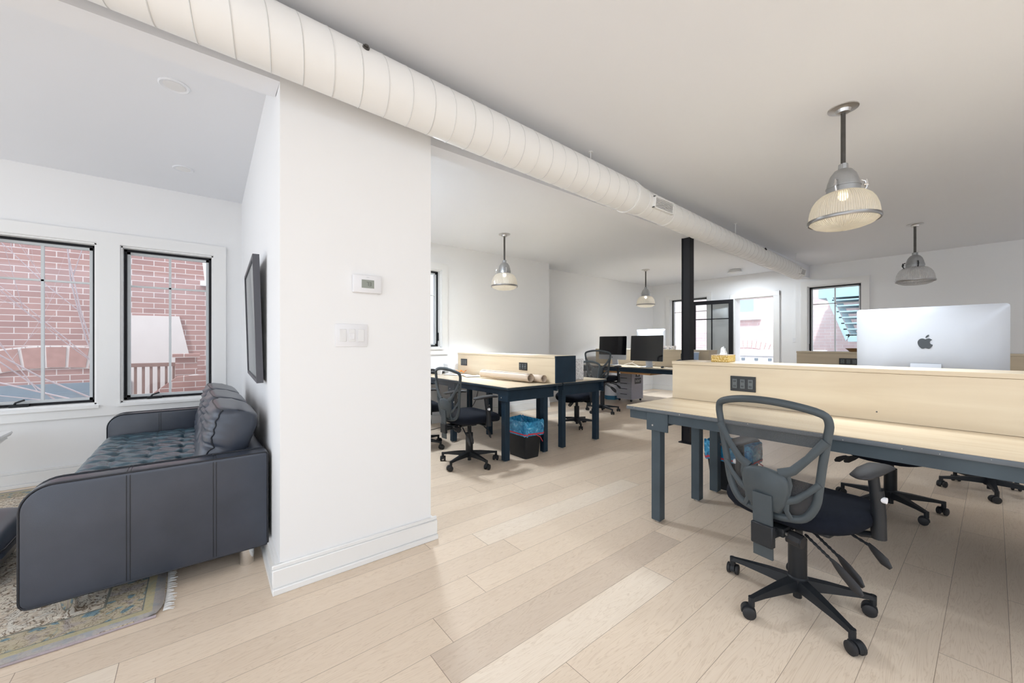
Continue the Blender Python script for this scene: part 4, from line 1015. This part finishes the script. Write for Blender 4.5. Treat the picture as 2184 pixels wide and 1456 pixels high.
# ------------------------------------------------------------------ sofa
def sofa():
    root = thing('leather_sofa', 'dark blue-grey leather sofa with tufted seat against the divider wall', 'sofa', (0, 0, 0))
    YA, YB, X0, X1 = 2.45, 4.60, -.55, .300
    z0, z1 = .105, .598; r = .10
    def arm_outline(x0, x1, za, zb, rt, rb):
        o = []
        for k in range(9): a = PI/2+PI/2*k/8; o.append((x0+rt+rt*math.cos(a), zb-rt+rt*math.sin(a)))
        for k in range(5): a = PI+PI/2*k/4; o.append((x0+rb+rb*math.cos(a), za+rb+rb*math.sin(a)))
        for k in range(4): a = 1.5*PI+PI/2*k/3; o.append((x1-.012+.012*math.cos(a), za+.012+.012*math.sin(a)))
        for k in range(4): a = PI/2*k/3; o.append((x1-.012+.012*math.cos(a), zb-.012+.012*math.sin(a)))
        return o
    for (ya, yb) in ((YA, YA+.13), (YB-.13, YB)):
        OL = arm_outline(X0, X1, z0, z1, r, .03)
        mb = MB(); rings = []
        cx = sum(p[0] for p in OL)/len(OL); cz = sum(p[1] for p in OL)/len(OL)
        for dy, ins in ((0, .012), (.003, .004), (.012, 0), (.065, -.006), (.118, 0), (.127, .004), (.13, .012)):
            rg = []
            for x, z in OL:
                d = Vector((x-cx, z-cz)); dl = d.length; k = (dl-ins)/dl
                rg.append(mb.bm.verts.new((cx+d.x*k, ya+dy, cz+d.y*k)))
            rings.append(rg)
        n = len(OL)
        for i in range(len(rings)-1):
            for k in range(n): mb.bm.faces.new((rings[i][k], rings[i][(k+1) % n], rings[i+1][(k+1) % n], rings[i+1][k]))
        mb.bm.faces.new(rings[0][::-1]); mb.bm.faces.new(rings[-1])
        arm = mb.build('armrest', 'leather', root, angle=40)
        for dy in (.006, .124):
            MB().tube([(x, ya+dy, z) for x, z in arm_outline(X0-.001, X1+.001, z0, z1+.001, r, .03)], .0042, 8, True).build('piping', 'leather_dark', arm)
        for xs in (-.235, .075):
            for dx in (-.006, .006):
                MB().tube([(xs+dx, ya-.0008, z0+.01), (xs+dx, ya-.0012, z1-.012), (xs+dx, ya+.012, z1+.003), (xs+dx, ya+.118, z1+.003), (xs+dx, ya+.131, z1-.012), (xs+dx, ya+.131, z0+.01)], .0014, 5).build('seam', 'leather_dark', arm)
    # base and back
    MB().box((X0+.03, YA+.13, z0+.02), (X1-.01, YB-.13, .30), .015, 2).build('base', 'leather', root)
    MB().box((X1-.085, YA+.11, z0), (X1, YB-.11, z1-.002), .014, 3).build('backrest_panel', 'leather', root)
    # tufted seat mattress
    def tuft(u, v, nu, nv, amp):
        fx = abs((u*nu) % 1-.5)*2; fy = abs((v*nv) % 1-.5)*2     # 1 on the buttons grid lines
        d = math.hypot(1-fx, 1-fy)
        return -amp*math.exp(-(d/.30)**2)-amp*.40*math.exp(-((1-fx)/.14)**2)*math.exp(-((1-fy)/.9)**2)-amp*.40*math.exp(-((1-fy)/.14)**2)
    sx0, sx1, sy0, sy1, zt, zb = -.575, .10, YA+.135, YB-.135, .445, .285
    sm = MB(); NU, NV = 70, 150
    def top(u, v):
        eu = min(1, min(u+.0, 1-u)/.12); ev = min(1, min(v, 1-v)/.035)
        rd = math.sqrt(max(0, 1-(1-eu)**2))*math.sqrt(max(0, 1-(1-ev)**2))
        x = sx0+(sx1-sx0)*u; y = sy0+(sy1-sy0)*v
        return Vector((x, y, zb+.06+(zt-zb-.06)*(.15+.85*rd)+(tuft(u, v, 4, 10, .030) if rd > .98 else tuft(u, v, 4, 10, .030)*rd)+.003*math.sin(u*40+v*90)*rd))
    sm.grid(top, NU, NV)
    sm.box((sx0+.01, sy0+.004, zb), (sx1, sy1-.004, zb+.075), .03, 3)
    seat = sm.build('seat_cushion', 'leather_seat_sheen', root, angle=70)
    for i in range(1, 4):
        for j in range(1, 10):
            u, v = i/4, j/10; p = top(u, v); MB().sphere((p.x, p.y, p.z+.002), .011, (1, 1, .5), 10, 6).build('button', 'leather_seat_sheen', seat)
    MB().tube([(sx0+.012, sy0+.01, zb+.085), (sx0+.004, sy0+.05, zb+.085), (sx0+.004, sy1-.05, zb+.085), (sx0+.012, sy1-.01, zb+.085)], .005, 8).build('piping', 'leather_dark', seat)
    # back cushions
    L0, L1 = YA+.14, YB-.14; wc = (L1-L0)/3
    for i in range(3):
        ya, yb = L0+i*wc+.004, L0+(i+1)*wc-.004; yc = (ya+yb)/2; hy = (yb-ya)/2
        # profile in local (d = thickness, h = height) leaning back
        cu = MB(); NU, NV = 44, 40
        lean = Matrix.Translation((.075, yc, .425)) @ Matrix.Rotation(D(16), 4, 'Y')
        hh, tt = .405, .112
        def face(u, v, s):
            # superellipse pillow
            a = (u-.5)*2; b = (v-.5)*2
            e = (1-abs(a)**7)**.42*(1-abs(b)**5)**.42 if abs(a) < 1 and abs(b) < 1 else 0
            top_bulge = 1+.30*max(0, b)**2
            x = s*tt*e*top_bulge
            if s < 0:
                g = tuft(u, min(v, .68)/.68*.8+.1, 2, 3, .028) if v < .74 else 0
                x -= g*e
                x += .006*math.sin(v*60+u*8)*e*(v > .55)
            y = a*hy*(1-.05*b*b*(b > 0)); z = (b+1)/2*hh+.012*e*(b > .8)
            return Vector((x, y, z))
        cu.grid(lambda u, v: face(u, v, -1), NU, NV); cu.grid(lambda u, v: face(u, v, 1), NU, NV)
        bmesh.ops.remove_doubles(cu.bm, verts=cu.bm.verts, dist=.0008)
        c_ = cu.xf(lean).build('back_cushion', 'leather', root, angle=80)
        rim = []
        for s in (-1,):
            for k in range(0, 41):
                v = k/40; rim.append(lean @ (face(.035, v*.93+.01, s)+Vector((-.002, -.002, 0))))
            for k in range(0, 31): rim.append(lean @ (face(.035+.93*k/30, .94, s)+Vector((-.002, 0, .001))))
            for k in range(0, 41):
                v = 1-k/40; rim.append(lean @ (face(.965, v*.93+.01, s)+Vector((-.002, .002, 0))))
        MB().tube(rim, .0035, 6).build('piping', 'leather_dark', c_)
        for a_ in (.25, .5, .75):
            pass
        for u_ in (.5,):
            for v_ in (.23, .50): p = lean @ face(u_, v_, -1); MB().sphere(p, .010, u=8, v=6).build('button', 'leather', c_)
    for x, y in ((.215, 2.53), (-.43, 2.53), (.215, 4.5), (-.43, 4.5)):
        zf = .0105 if x < 0 else 0
        MB().lathe([(0, zf), (.031, zf), (.033, zf+.004), (.033, z0+.004), (0, z0+.004)], 32, ctr=(x, y, 0)).build('leg', 'chrome', root)
    return root
sofa()

# ottoman
t = thing('leather_ottoman', 'dark leather ottoman poking in at the left edge before the sofa', 'ottoman', (-1.04, 3.22, .0105))
MB().box((-.33, -.29, .07), (.30, .29, .15), .02, 3).build('base', 'leather', t)
def ot(u, v):
    a, b = (u-.5)*2, (v-.5)*2; e = max(0, 1-abs(a)**5)**.4*max(0, 1-abs(b)**5)**.4
    return Vector((a*.335, b*.295, .16+.12*e))
c_ = MB().grid(ot, 30, 30).box((-.325, -.285, .145), (.325, .285, .185), .012, 2).build('cushion', 'leather', t, angle=70)
MB().tube([(x, y, .19) for x, y in rrect(.668, .588, .04)], .0045, 6, True).build('piping', 'leather_dark', c_)
for x in (-.26, .24):
    for y in (-.22, .22): MB().cyl((x, y, 0), (x, y, .07), .026).build('leg', 'chrome', t)

# carved white table at left
t = thing('side_table', 'white table with moulded edge at the left border of the photo', 'table', (-1.42, 4.50, .0105))
def mould(z, ins): return [(a, b, z) for a, b in rrect(.66-2*ins, .5-2*ins, .03, 5)]
mb = MB(); RR = [[mb.bm.verts.new(p) for p in mould(z, i)] for z, i in ((.50, .0), (.487, -.004), (.470, .004), (.462, .020), (.450, .016), (.435, .03), (.42, .045), (.40, .045))]
for i in range(len(RR)-1):
    n = len(RR[0])
    for k in range(n): mb.bm.faces.new((RR[i][k], RR[i][(k+1) % n], RR[i+1][(k+1) % n], RR[i+1][k]))
mb.bm.faces.new(RR[0]); mb.bm.faces.new(RR[-1][::-1]); mb.build('tabletop', 'trim_paint', t)
MB().box((-.27, -.19, .33), (.27, .19, .402), .004, 1).build('apron', 'trim_paint', t)
for x in (-.24, .24):
    for y in (-.16, .16): MB().lathe([(0, 0), (.018, 0), (.024, .02), (.016, .05), (.020, .18), (.028, .30), (.030, .345), (0, .345)], 18, ctr=(x, y, 0)).build('leg', 'trim_paint', t)

# ------------------------------------------------------------------ rug
t = thing('area_rug', 'faded patterned beige and blue rug with white fringe under the sofa', 'rug', (-.112, 2.27, 0))
def rugf(u, v):
    x = -2.6*(1-u); y = 2.6*v
    rc = max(0, .07+x)/.07*max(0, .07-y)/.07
    return Vector((x-.02*rc+.006*math.sin(y*7)*u, y+.02*rc, .009+.0015*math.sin(x*9+y*5)))
o = MB().grid(rugf, 60, 60).build('pile', 'rug_wool', t, angle=180); md = o.modifiers.new('thick', 'SOLIDIFY'); md.thickness = .008; md.offset = -1
MB().tube([(-2.6+2.58*k/40, .002+.002*math.sin(k), .006) for k in range(41)], .006, 8).build('binding', 'binding', t)
fb = MB()
for k in range(230):
    y = .03+2.54*k/230; dx = random.uniform(.03, .045); dy = random.uniform(-.012, .012); h_ = .004
    fb.tube([(0+.006*math.sin(y*7), y, .007), (dx*.5, y+dy*.3, .005+random.uniform(0, .004)), (dx, y+dy, .003)], [.0035, .0035, .0015], 5)
f_ = fb.build('fringe', 'fringe', t); f_['kind'] = 'stuff'

# ------------------------------------------------------------------ outdoors
G = -3.0
def ext(o, label, cat): return tag(o, label, cat)
struct(MB().box((-14, -8, G-.2), (20, 16, G)).build('ground', 'concrete', smooth=False), 'paved yard outside', 'ground')
struct(MB().box((-9, -10, -.35), (9.5, -3.4, -.05)).build('bounce_slab', 'stucco', smooth=False), 'pale slab added behind the camera to bounce light', 'bounce_slab')  # unseen pale slab added to reflect light up to the ceiling
# neighbour house beyond the left windows
nb = thing('brick_house', 'red brick neighbouring house seen through the lounge windows', 'building', (0, 8.2, 0))
MB().box((-9, 0, G), (1.35, 3, 3.6)).build('wall', 'red_brick', nb, smooth=False)
MB().prism([(-.95, -.03, -.2), (.06, -.03, -.2), (-.06, -.03, .9), (-.20, -.03, 1.61), (-.95, -.03, 1.60)], (0, .03, 0)).build('rendered_panel', 'stucco', nb, smooth=False)
arch = MB()
for k in range(-9, 10):
    a = k*.085; R0 = 2.3; R1 = 2.58
    arch.prism([(-1.5+R0*math.sin(a-.036), -.02, -1.45+R0*math.cos(a-.036)), (-1.5+R0*math.sin(a+.036), -.02, -1.45+R0*math.cos(a+.036)), (-1.5+R1*math.sin(a+.036), -.02, -1.45+R1*math.cos(a+.036)), (-1.5+R1*math.sin(a-.036), -.02, -1.45+R1*math.cos(a-.036))], (0, .06, 0))
ab = arch.build('brick_arch', 'arch_brick', nb, smooth=False)
bk = MB()
for k in range(-19, 20): a = k*.0425; bk.prism([(-1.5+2.29*math.sin(a-.022), -.012, -1.45+2.29*math.cos(a-.022)), (-1.5+2.29*math.sin(a+.022), -.012, -1.45+2.29*math.cos(a+.022)), (-1.5+2.60*math.sin(a+.022), -.012, -1.45+2.60*math.cos(a+.022)), (-1.5+2.60*math.sin(a-.022), -.012, -1.45+2.60*math.cos(a-.022))], (0, .02, 0))
bk.build('mortar', 'stucco', ab, smooth=False)
wf = MB().box((-3.2, -.05, -1.6), (-.75, 0, .62)).build('arched_window', 'roof_grey', nb, smooth=False)
MB().box((-3.1, -.06, -1.5), (-2.05, -.05, .50)).box((-1.95, -.06, -1.5), (-.85, -.05, .50)).build('pane', 'roof_grey', wf, smooth=False)
MB().box((1.10, -.08, G), (1.35, 0, 3.6)).build('pilaster', 'red_brick', nb, smooth=False)
sh = MB().box((.06, -.12, 2.12), (.9, .02, 2.19)).prism([(.05, -.1, 2.9), (.12, -.1, 2.19), (.9, -.1, 2.19), (.9, -.1, 2.9)], (0, .1, 0)); sh.build('window_bay', 'exterior_white', nb, smooth=False)
rl = thing('wooden_railing', 'brown wooden railing and post beyond the lounge window', 'railing', (0, 7.3, 0))
MB().box((-.84, -.03, .86), (-.21, .03, .91)).build('handrail', 'brown_rail', rl, smooth=False)
for k in range(8): MB().box((-.80+k*.078, -.018, .3), (-.772+k*.078, .018, .86)).build('baluster', 'brown_rail', rl, smooth=False)
MB().box((-.22, -.10, -3.0), (.02, .13, .98)).box((-.25, -.13, .98), (.05, .16, 1.03)).build('post', 'red_brick', rl, smooth=False)
MB().prism([(-.75, -.3, -3.0), (-.75, -.3, .25), (-.20, -.3, .72), (1.1, -.3, .85), (1.1, -.3, -3.0)], (0, .1, 0)).build('stair_stringer', 'red_brick', rl, smooth=False)
# bare tree
tr = thing('bare_tree', 'bare branching tree between the lounge windows and the brick house', 'tree', (-.92, 6.6, G))
def branch(mb, p, d, ln, r, depth):
    pts = [p]; q = p.copy(); dd = d.copy()
    for i in range(4):
        dd = (dd+Vector((random.uniform(-.13, .13), random.uniform(-.02, .02), random.uniform(-.02, .12)))).normalized(); q = q+dd*ln/4; pts.append(q.copy())
    mb.tube(pts, [r*(1-.14*i) for i in range(5)], 5)
    if depth > 0:
        for k in range(4 if depth > 1 else 3):
            i = random.randint(1, 4); a = random.uniform(-.85, .85)
            nd = (Matrix.Rotation(a, 3, 'Y') @ dd+Vector((0, random.uniform(-.06, .06), 0))).normalized()
            branch(mb, pts[i], nd, ln*random.uniform(.5, .75), r*.5, depth-1)
MB().tube([(.22, 0, 0), (.18, 0, 1.6), (.10, .02, 3.2)], [.06, .045, .03], 8).build('trunk', 'bark', tr)
for (d, ln) in (((-.45, 0, 1), 2.6), ((-.62, .05, .8), 2.6), ((-.80, -.05, .52), 2.5), ((-.95, .05, .28), 2.4), ((-.98, 0, .05), 2.3), ((-.25, 0, 1), 2.6)):
    mb = MB(); branch(mb, Vector((.12, .02, random.uniform(2.9, 3.7))), Vector(d).normalized(), ln, .010, 3); mb.build('limb', 'bark', tr)
# far side
fbh = thing('pale_brick_building', 'pale brick building with white window beyond the far doorway', 'building', (13.2, 0, 0))
MB().box((0, -1.0, G), (3, 9.5, 7)).build('wall', 'pale_brick', fbh, smooth=False)
fw = MB().box((-.06, 4.50, 2.05), (0, 5.30, 4.0)).box((-.16, 4.40, 1.90), (0, 5.45, 2.06)).build('window_frame', 'exterior_white', fbh, smooth=False)
MB().box((-.075, 4.58, 2.15), (-.06, 5.05, 3.9)).build('pane', 'light_blue', fw, smooth=False)
ar = MB()
for k in range(-7, 8):
    a = k*.06; ar.prism([(-.02, 4.83+1.9*math.sin(a-.026), -.85+1.9*math.cos(a-.026)), (-.02, 4.83+1.9*math.sin(a+.026), -.85+1.9*math.cos(a+.026)), (-.02, 4.83+2.12*math.sin(a+.026), -.85+2.12*math.cos(a+.026)), (-.02, 4.83+2.12*math.sin(a-.026), -.85+2.12*math.cos(a-.026))], (.05, 0, 0))
ar.build('brick_arch', 'pale_brick', fbh, smooth=False)
bl = thing('balcony_parapet', 'white parapet outside the far doorway', 'parapet', (11.3, 4.4, 0))
MB().box((0, -1.9, -.4), (.12, 1.9, .86)).build('panel', 'exterior_white', bl, smooth=False)
MB().box((-.04, -1.95, .86), (.16, 1.95, 1.02)).build('coping', 'exterior_white', bl, smooth=False)
for k in range(12): MB().box((-.02, -1.8+k*.31, .74), (0, -1.72+k*.31, .80)).build('bracket', 'roof_grey', bl, smooth=False)
st = thing('fire_stairs', 'pale teal metal stairs outside the corner window', 'stairs', (11.9, 0, 0))
MB().box((0, .9, 2.28), (.9, 2.72, 2.56)).box((.2, .9, 2.56), (.9, 2.6, 2.85)).build('landing', 'teal_metal', st, smooth=False)
for xx in (0, .85): MB().prism([(xx, 2.56, 2.28), (xx, 2.44, 2.28), (xx, 2.12, 1.36), (xx, 2.20, 1.24)], (.05, 0, 0)).build('stringer', 'teal_metal', st, smooth=False)
for k in range(7): z = 1.36+k*.14; MB().box((.0, 1.0, z), (.85, 2.18+(z-1.3)*.30, z+.028)).build('tread', 'teal_metal', st, smooth=False)
MB().box((0, .9, 1.22), (.9, 2.16, 1.40)).build('lower_landing', 'teal_metal', st, smooth=False)
for xx, yy in ((.05, .95), (.85, .95), (.85, 2.1), (.05, 2.68)): MB().box((xx-.03, yy-.03, G), (xx+.03, yy+.03, 1.24 if yy < 2.5 else G+.01)).build('post', 'teal_metal', st, smooth=False)
